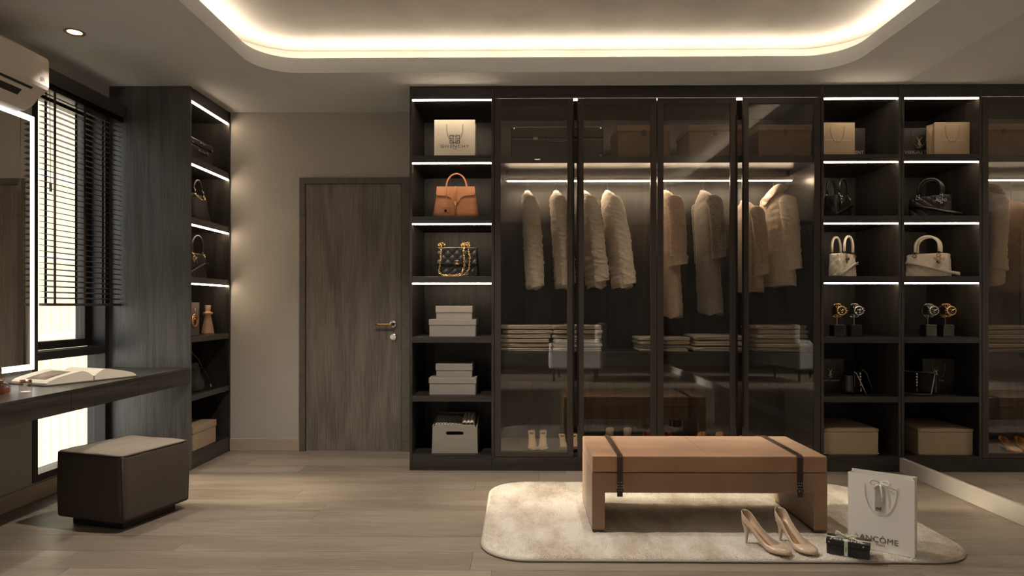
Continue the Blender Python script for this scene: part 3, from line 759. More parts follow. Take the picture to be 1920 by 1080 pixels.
def studbag():
    t = thing('handbag', 'black flap shoulder bag with pyramid studs and padlock, chain looped out', 'handbag', (2.335, 4.63, .5075), math.radians(50))
    wd_ = .245
    bag_body('body', LEATHK, t, wd_, wd_*.93, .085, .070, .145, e=6)
    pts = [(-wd_*.47, .15), (wd_*.47, .15), (wd_*.49, .06), (wd_*.42, .045), (-wd_*.42, .045), (-wd_*.49, .06)]
    plate('flap', [pts], .0022, LEATHK, t, loc=(0, -.0460, 0), rot=(PI/2-.04, 0, 0), bevel=.001)
    for k in range(5):
        z = .137-.0195*k; y = -.0485-.0008*k
        MB().add([(-.009, y, z-.009), (.009, y, z-.009), (.009, y, z+.009), (-.009, y, z+.009), (0, y-.008, z)], [(0, 1, 4), (1, 2, 4), (2, 3, 4), (3, 0, 4), (0, 3, 2, 1)]).build('stud', STEEL, t)
    pl = bx('padlock', STEEL, t, -.012, .012, -.061, -.053, .014, .038, .002)
    MB().tube(arc((0, -.057, .038), .0075, 0, PI, 8), .0018, 6).build('shackle', STEEL, pl)
    a = wd_*.46
    MB().tube([(-a, -.048, .152), (0, -.05, .153), (a, -.048, .152), (a+.004, -.066, .13), (a*.6, -.115, .012), (a*.45, -.118, .006), (-a*.6, -.115, .006), (-a, -.112, .012), (-a-.004, -.055, .145)], .0032, 6, closed=True).build('chain_strap', mat('pale_brass', (.6, .5, .36), .3, 1), t, smooth=True)
    for s in (-1, 1): MB().tube(arc((s*a, -.04, .156), .009, 0, 2*PI, 12)[:-1], .0025, 6, closed=True).build('strap_ring', STEEL, t)
studbag()
def hardbox(lbl, x0, x1, y0, y1, z, h, name='trunk_box'):
    t = thing(name, lbl, 'box', ((x0+x1)/2, (y0+y1)/2, z), 0)
    w_, dp = x1-x0, y1-y0
    rbx('body', KRAFT, t, w_-.004, dp-.004, 0, h*.865, .003); rbx('lid', KRAFT, t, w_, dp, h*.872, h, .004)
    mb = MB()
    for sx in (-1, 1):
        for z_ in (.010, h-.010):
            mb.tube([(sx*(w_/2-.014), -dp/2-.0018, z_), (sx*(w_/2-.004), -dp/2-.0018, z_)], .006, 8)
            for sy in (-1, 1): mb.lathe([(.004, 0), (.007, .001), (.003, .004)], (sx*(w_/2-.010), sy*(dp/2-.012), h-.001), 8)
    mb.build('corner_fitting', STEEL, t); return t
b = hardbox('large taupe hard box with metal corners on the corner cabinet floor', 2.062, 2.435, 4.475, 4.93, .1065, .178)
plate('label_plate', [rrect(-.018, .018, -.004, .004, .003, 4)], .0006, mat('plate_grey', (.30, .24, .18), .4), b, loc=(0, -.2295, .118), rot=(PI/2, 0, 0))

# ------------------------------------------------------------------ wardrobe top shelf
def suitcase():
    t = thing('suitcase', 'black vintage suitcase with brass studs on the wardrobe top shelf', 'suitcase', (.258, 4.68, 2.1405), 0)
    TR = mat('black_canvas', (.028, .024, .021), .45, var=.15, bump=.2)
    w_, dp, h = .64, .30, .218
    rbx('body', TR, t, w_, dp, .002, h*.62, .008); rbx('lid', TR, t, w_, dp, h*.632, h, .008)
    for x in (-.10, .10, .0):
        pass
    mb = MB()
    for sx in (-1, 1):
        for z_ in (.016, h-.016): mb.lathe([(.007, -dp/2-.0005), (.006, -dp/2-.004), (.002, -dp/2-.006)], (sx*(w_/2-.022), 0, z_), 10, 'Y')
    mb.build('corner_stud', STEEL, t)
    for x in (-.15,): bx('latch', STEEL, t, x-.018, x+.018, -dp/2-.006, -dp/2-.0005, h*.56, h*.66, .002)
    MB().tube([(-.07, -dp/2-.004, h*.60), (-.065, -dp/2-.022, h*.50), (0, -dp/2-.026, h*.46), (.065, -dp/2-.022, h*.50), (.07, -dp/2-.004, h*.60)], .006, 8).build('carry_handle', LEATHK, t, smooth=True)
    bx('strap', LEATHK, t, -.202, -.178, -dp/2-.003, dp/2+.003, .003, h+.003, .001) if False else None
suitcase()
for x, lb in ((.853, 'brown lidded fabric box next to the black suitcase'), (1.345, 'brown lidded fabric box between two others on the wardrobe shelf'), (1.822, 'brown lidded fabric box at the end nearest the corner cabinet')):
    b = lidbox(lb, .368, .36, .222, .040, BROWNB, (x, 4.70, 2.1405), 0, 'brown boxes on the wardrobe top shelf')
    bx('clasp_tab', mat('tab_dark', (.07, .04, .028), .5), b, -.014, .014, -.1845, -.1805, .152, .190, .002)

# ------------------------------------------------------------------ garments on hangers
def cloth(name, c, var=.15, vs=60, bump=.8, bs=90, st=(1, 1, 1)): return mat(name, c, .95, var=var, vs=vs, bump=bump, bs=bs, st=st, sheen=.3)
KN = [cloth('cream_knit', (.50, .43, .35)), cloth('oat_knit', (.56, .485, .40)), cloth('sand_knit', (.58, .50, .42)), cloth('ivory_knit', (.70, .62, .53)),
      cloth('camel_boucle', (.42, .31, .23), .25, 140, 1.2, 130), cloth('grey_tweed', (.20, .17, .14), .6, 170, 1.2, 170), cloth('beige_wool', (.40, .29, .21)), cloth('ivory_fleece', (.62, .53, .43), .12, 60, 1.3, 60)]
HW = mat('hanger_wood', (.25, .15, .08), .4)
def garment(i, lbl, x, ztop, zbot, mt, sleeve=.55, thick=.052, drift=.03, wr=.006, hood=False, cuff=False, cat='jacket', name='jacket', yrot=0, halfy=.20, sw=.052, wz=26):
    g = thing(name, lbl, cat, (x, 4.74, 0), yrot, 'clothes hanging on the lit rail')
    h = thing('clothes_hanger', 'thin hanger holding the ' + lbl.split(',')[0], 'hanger', (x, 4.74, 0), yrot, 'hangers on the lit rail')
    MB().tube(arc((0, 0, 2.060), .0150, -.4, PI, 8, 'YZ')[::1]+[(0, -.015, 2.045), (0, 0, 2.012), (0, 0, ztop-.045)], .0016, 6).build('hook', CHROME, h, smooth=True)
    MB().tube([(0, -.17, ztop-.105), (0, -.09, ztop-.066), (0, 0, ztop-.050), (0, .09, ztop-.066), (0, .17, ztop-.105)], .006, 8).build('bar', HW, h, smooth=True)
    H = ztop-zbot; NZ, NA = 120, 36; wz *= 1.5; rings = []
    sd = i*7.3
    for k in range(NZ+1):
        v = k/NZ; z = ztop-H*v
        sh = min(1, v/.14)**.55
        by = .045+(halfy-.045)*sh+.03*v
        ax = (.020+(thick-.020)*min(1, v/.07)**.6)*(1+.25*v)
        if v > .97: ax *= .96
        cx = drift*v
        r = []
        for a in range(NA):
            th = 2*PI*a/NA; c, s_ = math.cos(th), math.sin(th)
            px = math.copysign(abs(c)**.8, c)*ax; py = math.copysign(abs(s_)**.8, s_)*by
            wv = 1+.16*math.sin(th*5+sd)*v
            nz = fbm((px*9+sd, py*6+z*8, z*wz))*wr*1.1+fbm((px*5, py*7+sd, z*3))*wr*.9
            r.append((cx+px*wv+c*nz, py+s_*nz*.5, z+.012*math.sin(th*3+sd)*(v > .98)))
        rings.append(r)
    MB().loft(rings, cap=True).build('body', mt, g, smooth=True)
    for s in (-1, 1):
        rings = []; NS_ = 90; n = 26
        for k in range(NS_+1):
            v = k/NS_; z = ztop-.048-(sleeve+.02)*v
            cy = s*(halfy-.01+.035*math.sin(min(1, v*2.2)*PI/2)); cx = .012+drift*(.055+sleeve*v)/H*1.1+.010*math.sin(v*2.6)
            rad = sw*(.04+.96*math.sqrt(1-(1-min(1, v/.11))**2))*(1-.14*v)
            if cuff and v > .86: rad *= 1.13
            r = []
            for a in range(n):
                th = 2*PI*a/n; c, s_ = math.cos(th), math.sin(th)
                nz = (abs(fbm((c*.5+sd, s_*.5+s*3+c*.8, z*wz+c*1.2)))-.2)*wr*2.0+fbm((c, s_+sd, z*6))*wr*.7
                r.append((cx+c*(rad+nz), cy+s_*(rad*.8+nz), z+.01*c*(v > .97)))
            rings.append(r)
        MB().loft(rings).build('sleeve', mt, g, smooth=True)
    if hood:
        rings = []
        for k in range(15):
            v = k/14; a = v*PI*.95
            cx = .05-.13*math.sin(a*.62)+.01; cz = ztop+.01-.035*v-.10*max(0, v-.35); rr = .030+.038*math.sin(PI*min(1, v*1.1))
            rings.append([(cx+.02*math.cos(q)*1.0+fbm((k*.5, q, 1))*.006, -.06+rr*1.6*math.sin(q), cz+rr*math.cos(q)*.75) for q in [2*PI*j/16 for j in range(16)]])
        MB().loft(rings).build('hood', mt, g, smooth=True)
    else:
        rings = []
        for rr, z in ((.040, ztop-.035), (.034, ztop-.012), (.028, ztop+.010), (.020, ztop+.014), (.016, ztop-.006)):
            rings.append([(rr*.75*math.cos(q), rr*1.9*math.sin(q), z+.012*math.sin(q)) for q in [2*PI*j/18 for j in range(18)]])
        MB().loft(rings, cap=False).build('collar', mt, g, smooth=True, solid=.004)
    return g
garment(1, 'cream rib knit jacket, nearest the open cabinet beside the door', .054, 1.935, 1.245, KN[0], .62, .045, .045, .007, sw=.055, wz=34)
garment(2, 'oat crinkled jacket, hanging partly behind the first door stile', .262, 1.935, 1.25, KN[1], .60, .048, .055, .008, sw=.056, wz=34)
garment(3, 'sand crinkled jacket, just inside the second glass door', .462, 1.935, 1.25, KN[2], .58, .050, .085, .008, sw=.056, wz=34)
garment(4, 'pale ivory crinkled jacket, middle of the second glass door', .632, 1.935, 1.25, KN[3], .60, .050, .10, .007, sw=.054, wz=30)
garment(5, 'long camel coat with short bulky sleeves, edge of the third door', 1.052, 1.935, 1.04, KN[4], .47, .048, .03, .005, cuff=True, cat='coat', name='coat', sw=.062, wz=20)
garment(6, 'long grey brown tweed coat, middle of the third glass door', 1.322, 1.935, 1.06, KN[5], .42, .045, .045, .005, cat='coat', name='coat', sw=.056, wz=16)
garment(7, 'beige wool coat, half hidden behind the fourth door stile', 1.615, 1.86, 1.22, KN[6], .46, .042, .035, .004, cuff=True, cat='coat', name='coat', sw=.050, wz=14)
garment(8, 'thick ivory hooded coat, hanging nearest the corner cabinet', 1.825, 1.935, 1.265, KN[7], .50, .072, .03, .006, hood=True, cuff=True, cat='coat', name='coat', sw=.062, wz=22)

# ------------------------------------------------------------------ folded clothes
FC = [mat('folded_oat', (.50, .43, .35), .95, var=.08, vs=30, bump=.4, bs=300), mat('folded_sand', (.45, .385, .31), .95, var=.08, vs=30, bump=.4, bs=300), mat('folded_grey', (.42, .37, .32), .95, var=.08, vs=30, bump=.4, bs=300)]
def folded(w_, dp, th, mt, seed):
    # U-folded cloth: outline in XZ, extruded along Y with rounding and wobble
    N = 12; a = w_/2; t = th/2*.92; out = []
    for k in range(N+1): out.append((a-(2*a)*k/N, 0))
    for k in range(1, 8): q = -PI/2-PI*k/8; out.append((-a+math.cos(q)*th*.5, th/2+math.sin(q)*th/2))
    for k in range(N+1): out.append((-a+(2*a)*k/N, th))
    out.append((a+.004, th-t*.5)); out.append((a, th-t))
    for k in range(1, N): out.append((a-(2*a-.01)*k/N, th/2+.0006))
    for k in range(N-1, 0, -1): out.append((a-(2*a-.01)*k/N, th/2-.0006))
    out.append((a, t)); out.append((a+.003, t*.5))
    rings = []; NY = 12
    for j in range(NY+1):
        y = -dp/2+dp*j/NY; e = min(j, NY-j)/NY; sc = 1-.22*max(0, 1-e*9)
        r = []
        for x, z in out:
            zz = th/2+(z-th/2)*sc
            wob = fbm((x*7+seed, y*7, seed*2))*.0035
            r.append((x+fbm((y*6, z*60, seed))*.006, y+fbm((x*9, seed, z*40))*.006, max(.0004, zz+wob*(z > th*.3))))
        rings.append(r)
    return MB().loft(rings), mt
def stack(x, n, h, lbl, grp, w_=.33, dp=.30, mti=0, y=4.70, rot=0.0):
    th = h/n
    words = {0: 'bottom', n-1: 'topmost'}
    ordi = ['', 'second from bottom', 'third from bottom', 'fourth from bottom', 'fifth from bottom']
    for k in range(n):
        mb, mt = folded(w_+random.uniform(-.018, .012), dp+random.uniform(-.015, .01), th*.93, FC[(mti+(k % 2)) % 3], x*10+k*3.1)
        o = mb.build('folded_garment', mt, None, smooth=True, loc=(x+random.uniform(-.006, .006), y+random.uniform(-.008, .004), .7985+k*th), rot=(0, 0, rot+random.uniform(-.03, .03)+(PI if k % 3 == 1 else 0)))
        tag(o, 'folded %s garment, %s, stack %s' % ('oat beige' if (mti+(k % 2)) % 3 == 0 else ('sand' if (mti+(k % 2)) % 3 == 1 else 'greyish'), words.get(k, ordi[k] if k < 5 else ''), lbl), 'clothes', grp)
stack(.045, 6, .187, 'nearest the cabinet beside the door', 'folded clothes, first stack')
stack(.400, 6, .187, 'behind the first door gap', 'folded clothes, second stack', w_=.32)
stack(1.000, 4, .102, 'behind the third door stile', 'folded clothes, third stack', mti=1)
stack(1.385, 3, .120, 'behind the third door middle', 'folded clothes, fourth stack', w_=.33, mti=2)
stack(1.815, 6, .187, 'nearest the corner cabinet', 'folded clothes, fifth stack', w_=.345, mti=2)

# ------------------------------------------------------------------ shoes
def pump(lbl, loc, rz, M_, MI, L=.235, H=.085, heel='stiletto', name='high_heel_shoe', group=None, closed=.64, toe='round', strap=False, low=.030, MH=None, cat='shoe', back=True, wide=1.0):
    t = thing(name, lbl, cat, loc, rz, group)
    def zs(x):
        u = x/L
        if u > .68: return .004+ (.006*((u-.68)/.32)**2)
        q = 1-u/.68; return .004+H*(q*q*(3-2*q))
    def wdt(x): return wide*wd0(x)
    def wd0(x):
        u = x/L
        if u < .12: return .028*math.sqrt(max(.0004, 1-(1-u/.12)**2))
        if u < .40: return .028-.004*math.sin((u-.12)/.28*PI)
        if u < .72: return .028+.012*(1-math.cos((u-.40)/.32*PI))/2
        q = (u-.72)/.28
        return .040*math.sqrt(max(.0, 1-q**(2.4 if toe == 'round' else 1.7))) + .0008
    NX, K = 44, 21; rings = []
    for i in range(NX+1):
        u = i/NX; x = L*u; w0 = wdt(x); z0 = zs(x)
        if u < closed:
            h = .058-.024*math.sin(min(1, u/.45)*PI/2) if back else .012+.018*max(0, (u-.35)/(closed-.35))
            h = h+(low-.030)*(u/closed); gap = 1.22*(1 if u < closed-.16 else math.sqrt(max(0, 1-((u-closed+.16)/.16)**2)))
        else:
            h = (.034+low-.030)*(1-(u-closed)/(1-closed))**.42+.002; gap = 0.0
        r = []
        for k in range(K):
            ph = PI/2+gap+(2*PI-2*gap)*k/(K-1)
            c, s_ = math.cos(ph), math.sin(ph)
            if True:
                f = math.sin(PI/2+gap); zz = z0+h*(math.copysign(abs(s_)**.8, s_)+1)/(math.copysign(abs(f)**.8, f)+1)
            r.append((x, math.copysign(abs(c)**.75, c)*w0, zz))
        rings.append(r)
    uo = MB().loft(rings, closed=False).build('upper', M_, t, smooth=True, solid=.0022)
    bm = bmesh.new(); bm.from_mesh(uo.data); bmesh.ops.remove_doubles(bm, verts=bm.verts, dist=.0009); bmesh.ops.recalc_face_normals(bm, faces=bm.faces); bm.to_mesh(uo.data); bm.free()
    vs = []
    for i in range(22):
        x = L*(.012+.80*i/21); w0 = wdt(x)*.86; vs += [(x, -w0, zs(x)+.0040), (x, 0, zs(x)+.003), (x, w0, zs(x)+.0040)]
    MB().add(vs, [(3*i+j, 3*i+j+1, 3*i+j+4, 3*i+j+3) for i in range(21) for j in (0, 1)]).build('insole', MI, t, smooth=True, solid=.001)
    if heel != 'none':
        hz = zs(.02)
        if heel == 'stiletto': pr = [(.024, .020, hz-.001, .024), (.017, .014, hz-.018, .024), (.0095, .0085, hz-.045, .022), (.0055, .0055, .006, .020), (.0055, .0055, .0, .020)]
        else: pr = [(.026, .024, hz-.001, .026), (.024, .022, hz-.02, .025), (.020, .020, hz*.4, .023), (.020, .020, .0, .022)]
        MB().loft([[(cx+a*math.cos(q), b*math.sin(q), z) for q in [2*PI*j/12 for j in range(12)]] for a, b, z, cx in pr]).build('heel', MH or M_, t, smooth=True)
    if strap:
        MB().tube([(.03, -.030, H+.03), (.0, -.018, H+.060), (-.012, 0, H+.062), (0, .018, H+.060), (.03, .030, H+.03)], .0022, 6).build('heel_strap', MH or M_, t, smooth=True)
    return t
NUDE = mat('nude_patent', (.58, .44, .32), .18, coat=.4); NUDEI = mat('nude_lining', (.42, .24, .15), .5)
FLZ = .0215
pump('nude patent high heel, nearer the bench corner leg', (1.035, 3.06, FLZ), math.radians(-53), NUDE, NUDEI, .240, .090, closed=.73, wide=1.14, group='nude high heels on the rug')
pump('nude patent high heel, nearer the white shopping bag', (1.212, 3.10, FLZ), math.radians(-72), NUDE, NUDEI, .240, .090, closed=.73, wide=1.14, group='nude high heels on the rug')
SHB = mat('tan_slingback', (.52, .33, .18), .35); SHI = mat('tan_insole', (.60, .42, .25), .45); SHK = mat('black_trim', (.02, .018, .017), .3)
ORG = mat('cognac_leather', (.58, .26, .07), .28, coat=.3); BEI = mat('taupe_suede', (.36, .27, .19), .7); RED = mat('oxblood_leather', (.16, .025, .02), .3)
SNK = mat('snake_toe', (.35, .32, .28), .35, var=.5, vs=120)
zf = .1085
def pair(lbl, x, y, dx, rz, M_, MI, grp, **k):
    for s, w_ in ((-1, 'nearer the door'), (1, 'nearer the corner')):
        pump('%s, shoe %s' % (lbl, w_), (x+s*dx, y, zf), rz+s*-.07, M_, MI, group=grp, **k)
pair('tan open slingback heel with pale toe', .125, 4.75, .044, -PI/2, SNK, SHI, 'slingback heels on the wardrobe floor', L=.22, H=.10, closed=.80, strap=True, MH=SHK, low=.02, back=False)
pair('black and tan strappy heel beside the slingbacks', .345, 4.74, .046, -PI/2, SHK, SHI, 'strappy heels on the wardrobe floor', L=.22, H=.08, closed=.78, strap=True, MH=SHK, low=.02, back=False)
pair('taupe pointed heel turned heel outwards', .690, 4.56, .060, PI/2, BEI, SHI, 'taupe heels on the wardrobe floor', L=.23, H=.105, MH=BEI, toe='point')
pair('oxblood low heel beside the taupe heels', .985, 4.74, .078, -PI/2, RED, SHI, 'oxblood heels on the wardrobe floor', L=.22, H=.045, heel='block', MH=RED)
pair('cognac chunky heel below the tweed coat', 1.33, 4.56, .060, PI/2, ORG, SHI, 'cognac chunky heels on the wardrobe floor', L=.22, H=.075, heel='block', MH=ORG)
pair('cognac lace flat below the hooded coat', 1.64, 4.72, .058, -PI/2+.3, ORG, SHK, 'cognac flats on the wardrobe floor', L=.25, H=.020, heel='block', MH=SHK)

# ------------------------------------------------------------------ left unit contents (fronts face the room, +x)
R90 = PI/2
def lu(y, z, x=-2.36): return (x, y, z+.0005)
t = thing('vanity_case', 'black hard vanity case with silver fittings on the top shelf by the window', 'case', lu(4.70, 2.140, -2.375), R90)
rbx('body', LEATHK, t, .34, .17, 0, .115, .010); rbx('lid', LEATHK, t, .34, .17, .118, .165, .012)
MB().tube([(-.05, -.088, .085), (-.045, -.105, .07), (.045, -.105, .07), (.05, -.088, .085)], .006, 8).build('carry_handle', LEATHK, t, smooth=True)
for x in (-.06, .06): bx('handle_mount', STEEL, t, x-.010, x+.010, -.094, -.0855, .078, .096, .002)
for x in (-.145, .145): MB().lathe([(.008, -.0855), (.007, -.090), (.002, -.092)], (x, 0, .125), 10, 'Y').build('stud', STEEL, t)
MB().tube([(-.04, -.089, .140), (-.01, -.089, .146), (.0, -.089, .138), (.03, -.089, .146), (.045, -.089, .140)], .0035, 6).build('emblem', STEEL, t)

t = thing('handbag', 'black structured tote bag with twin handles and gold rings by the window', 'handbag', lu(4.70, 1.725, -2.37), R90)
bag_body('body', LEATHK, t, .34, .26, .17, .10, .20, e=6)
for s in (-1, 1):
    MB().tube([(-.06, s*.058, .17), (-.06, s*.052, .225)]+arc((0, s*.045, .225), .058, PI, 0, 12, 'XZ', .075)+[(.06, s*.052, .225), (.06, s*.058, .17)], .0065, 8).build('handle', LEATHK, t, smooth=True)
    for q in (-1, 1): MB().tube(arc((q*.06, s*.062, .185), .010, 0, 2*PI, 12)[:-1], .0025, 6, closed=True).build('handle_ring', GOLD, t)
MB().tube([(-.09, -.062, .19), (-.05, -.074, .165), (0, -.078, .155), (.05, -.074, .165), (.09, -.062, .19)], .003, 6).build('buckle_strap', GOLD, t, smooth=True)
ladybag('black quilted handbag with gold letter charm in the unit by the window', lu(4.70, 1.318, -2.37), R90, LEATHK, mat('champagne_metal', (.75, .62, .42), .2, 1), wb=.30, h=.18)
pb = paper_bag('grey brown gift bag with a copper ring pendant by the cone vase', .20, .11, .235, mat('gift_paper', (.13, .10, .085), .6), lu(4.60, .907, -2.37), R90, CORDK)
mb = MB()
for r_, z in ((.045, .105), (.036, .100), (.026, .094)): mb.tube(arc((.02, -.064, z), r_, 0, 2*PI, 24)[:-1], .004, 6, closed=True)
mb.tube([(.02, -.064, .150), (.02, -.064, .19)], .003, 6)
mb.build('ring_pendant', mat('copper', (.75, .38, .2), .25, 1), pb, smooth=True)
v = MB().lathe([(.001, 0), (.046, 0), (.044, .012), (.030, .09), (.021, .145), (.034, .150), (.034, .160), (.020, .166), (.018, .172), (.021, .205), (.021, .215), (.001, .215)], n=28).build('cone_vase', mat('terracotta', (.40, .23, .16), .6, var=.08), None, smooth=True, bevel=0, loc=(-2.33, 4.86, .9075))
tag(v, 'terracotta cone shaped vase with a collar on the shelf by the gift bag', 'vase')
t = thing('handbag', 'slouchy dark green leather bag with drawstring on the lower unit shelf', 'handbag', lu(4.68, .507, -2.37), R90)
GRN = mat('dark_green_leather', (.020, .022, .017), .3, bump=.3, bs=60)
rings = []
for k in range(26):
    v_ = k/25; z = .001+.20*v_; a = .165*(1-.52*v_**1.6)*(.86+.14*math.sin(PI*min(1, v_*2))); b = .075*(1-.5*v_**1.5)
    r = []
    for q in [2*PI*j/40 for j in range(40)]:
        nz = fbm((math.cos(q)*2, math.sin(q)*2, z*12))*.022*math.sin(PI*min(.97, v_+.06))+.006*math.sin(q*9)*v_
        r.append(((a+nz)*math.cos(q), (b+nz)*math.sin(q), z))
    rings.append(r)
MB().loft(rings).build('body', GRN, t, smooth=True)
MB().tube([(-.07, -.01, .19), (-.05, 0, .25), (.02, .0, .275), (.09, -.01, .22), (.10, -.03, .17)], .006, 8).build('handle', GRN, t, smooth=True)
MB().tube([(-.06, -.052, .16), (0, -.063, .15), (.06, -.055, .165), (.10, -.07, .11), (.12, -.088, .03)], .004, 6).build('drawstring', GRN, t, smooth=True)
MB().tube([(.12, -.088, .035), (.122, -.09, .012)], .009, 8).build('tassel', CHROME, t)
lidbox('kraft brown lidded box at the bottom of the unit by the window', .34, .36, .165, .045, KRAFT, lu(4.66, .1125, -2.43), R90)

# ------------------------------------------------------------------ things on the desk
PG = mat('book_page', (.72, .66, .55), .8, var=.02); CV = mat('book_cover', (.10, .08, .06), .6); PGE = mat('page_edges', (.55, .42, .27), .85, var=.1, vs=200, st=(.02, .02, 1))
t = thing('open_book', 'open hardcover picture book lying on the vanity desk', 'book', (-2.50, 3.66, .7005), math.radians(68)); t.scale = (.95, 1, 1.5)
bx('cover', CV, t, -.28, .28, -.155, .155, 0, .004, .001)
def leafset(s):
    pts = []; N = 18
    for k in range(N+1):
        u_ = k/N; x = s*(.004+.262*u_); z = .006+.030*math.sin(min(1, u_*3.2)*PI/2)*(1-u_)**.55+.010*(1-u_)+.004
        pts.append((x, z))
    ring0 = [(x, -.148, z) for x, z in pts]+[(x, -.148, .0045) for x, z in pts[::-1]]
    ring1 = [(x, .148, z) for x, _, z in ring0]
    return MB().loft([ring0, ring1])
for s in (-1, 1): leafset(s).build('page_block', PG, t, smooth=False)
def pic(x0, x1, y0, y1, m):
    vs = []
    N = 10
    for k in range(N+1):
        x = x0+(x1-x0)*k/N; u_ = (abs(x)-.004)/.262; z = .0108+.030*math.sin(min(1, u_*3.2)*PI/2)*(1-u_)**.55+.010*(1-u_)
        vs += [(x, y0, z), (x, y1, z)]
    return MB().add(vs, [(2*k, 2*k+1, 2*k+3, 2*k+2) for k in range(N)]).build('printed_picture', m, t)
pic(-.24, -.10, -.10, .06, mat('picture_print', (.20, .15, .10), .6, var=.8, vs=14)); pic(.10, .23, -.12, -.02, mat('picture_print_pale', (.48, .41, .32), .6, var=.5, vs=18))
t = thing('closed_book', 'thin cream book lying under the open picture book', 'book', (-2.47, 3.92, .7005), math.radians(40))
GLS = glassy('clear_bottle', (.86, .80, .74), 1.5, .0, .05); AMB = glassy('amber_liquid', (.75, .42, .22), 1.4)
COPP = mat('rose_metal', (.62, .34, .22), .2, 1)
bpy.data.objects.remove(t)
t = thing('perfume_bottle', 'squat glass perfume bottle with a clear stopper on the desk', 'bottle', (-2.475, 3.09, .7005))
MB().lathe([(.001, 0), (.036, 0), (.042, .010), (.040, .034), (.026, .048), (.012, .052), (.012, .062), (.001, .062)], n=28).build('flask', GLS, t, smooth=True)
MB().lathe([(.001, .004), (.033, .004), (.037, .012), (.036, .026), (.001, .026)], n=24).build('perfume', AMB, t, smooth=True)
MB().lathe([(.013, .0625), (.014, .066), (.007, .074), (.006, .11), (.003, .118)], n=16).build('stopper', GLS, t, smooth=True)
t = thing('perfume_bottle', 'square glass perfume bottle with rose metal cap under the mirror', 'bottle', (-2.56, 3.17, .7005), .3)
bx('flask', GLS, t, -.034, .034, -.02, .02, 0, .078, .006, seg=3)
bx('perfume', AMB, t, -.028, .028, -.014, .014, .006, .055, .003)
MB().lathe([(.015, .079), (.021, .086), (.022, .108), (.019, .118), (.001, .118)], n=20).build('cap', COPP, t, smooth=True, bevel=0)
t = thing('glass_jar', 'small cut glass jar with a metal band beside the perfume bottles', 'jar', (-2.415, 3.17, .7005))
MB().lathe([(.001, 0), (.024, 0), (.027, .008), (.027, .040), (.024, .044), (.001, .044)], n=10).build('jar_body', GLS, t)
MB().lathe([(.025, .0445), (.026, .050), (.022, .058), (.001, .058)], n=20).build('lid', COPP, t, smooth=True)

# ------------------------------------------------------------------ ottoman
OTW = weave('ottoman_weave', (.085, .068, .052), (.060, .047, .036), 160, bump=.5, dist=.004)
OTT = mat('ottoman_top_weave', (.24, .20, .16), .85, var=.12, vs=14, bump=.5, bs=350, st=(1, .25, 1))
PIP = mat('piping', (.035, .028, .022), .7)
t = thing('ottoman', 'square dark brown woven ottoman pouf on a recessed black base', 'ottoman', (-2.095, 3.455, 0), math.radians(-16.5))
hw = .215
NG = 24
def otto():
    rings = []; n = 96
    for k in range(19):
        v = k/18; z = .05+.325*v
        rings.append(superring(hw, hw, z, n, 22, lambda t_, q, z=z, v=v: .005*math.sin(PI*v)+.0022*fbm((q.x*9, q.y*9, z*9))))
    # puffed top
    for s, zz in ((.93, .3815), (.75, .3875), (.5, .3925), (.25, .3950), (.02, .3955)):
        pass
    top = [[(p.x*s, p.y*s, zz+.004*fbm((p.x*s*11, p.y*s*11, 2))) for p in superring(hw, hw, 0, n, 22-18*(1-s))] for s, zz in ((.995, .3755), (.93, .3825), (.75, .3885), (.5, .3935), (.25, .3960), (.02, .3965))]
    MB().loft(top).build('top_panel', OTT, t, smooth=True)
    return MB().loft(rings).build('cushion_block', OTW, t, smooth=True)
otto()
rr = [(p[0], p[1], .3762) for p in superring(hw, hw, 0, 60, 22)]
MB().tube(rr, .0035, 6, closed=True).build('piping', PIP, t, smooth=True)
for sx, sy in ((-1, -1), (1, -1), (1, 1), (-1, 1)): MB().tube([(sx*hw*.971, sy*hw*.971, .054), (sx*(hw*.971+.003), sy*(hw*.971+.003), .2), (sx*hw*.971, sy*hw*.971, .376)], .0032, 6).build('piping', PIP, t, smooth=True)
bx('base', mat('ottoman_base', (.012, .011, .01), .6), t, -.165, .165, -.165, .165, .0008, .0495)

# ------------------------------------------------------------------ rug
def rugm():
    m, t, p = base('rug_pile'); L = t.links.new; N = t.nodes.new
    tcn = N('ShaderNodeTexCoord'); n1 = N('ShaderNodeTexNoise'); n1.inputs['Scale'].default_value = 2.2; n1.inputs['Detail'].default_value = 5; n1.inputs['Roughness'].default_value = .65
    mp = N('ShaderNodeMapping'); mp.inputs['Scale'].default_value = (1.6, .8, 1); L(tcn.outputs['Object'], mp.inputs[0]); L(mp.outputs[0], n1.inputs['Vector'])
    r = N('ShaderNodeValToRGB'); e = r.color_ramp.elements; e[0].position = .38; e[0].color = (.56, .48, .39, 1); e[1].position = .58; e[1].color = (.84, .78, .70, 1)
    L(n1.outputs['Fac'], r.inputs[0]); n2 = N('ShaderNodeTexNoise'); n2.inputs['Scale'].default_value = 230; n2.inputs['Detail'].default_value = 3; L(tcn.outputs['Object'], n2.inputs['Vector'])
    mx = N('ShaderNodeMix'); mx.data_type = 'RGBA'; mx.blend_type = 'OVERLAY'; mx.inputs['Factor'].default_value = .55
    L(r.outputs[0], mx.inputs['A']); L(n2.outputs['Fac'], mx.inputs['B']); L(mx.outputs['Result'], p.inputs['Base Color']); p.inputs['Roughness'].default_value = 1
    p.inputs['Specular IOR Level'].default_value = .1
    bp = N('ShaderNodeBump'); bp.inputs['Strength'].default_value = 1; bp.inputs['Distance'].default_value = .008; L(n2.outputs['Fac'], bp.inputs['Height']); L(bp.outputs[0], p.inputs['Normal'])
    return m
RUG = rugm()
rx0, rx1, ry0, ry1 = -.18, 2.03, 2.86, 4.10
rt = thing('rug', 'cream deep pile rug with rounded corners under the leather bench', 'rug', ((rx0+rx1)/2, (ry0+ry1)/2, 0))
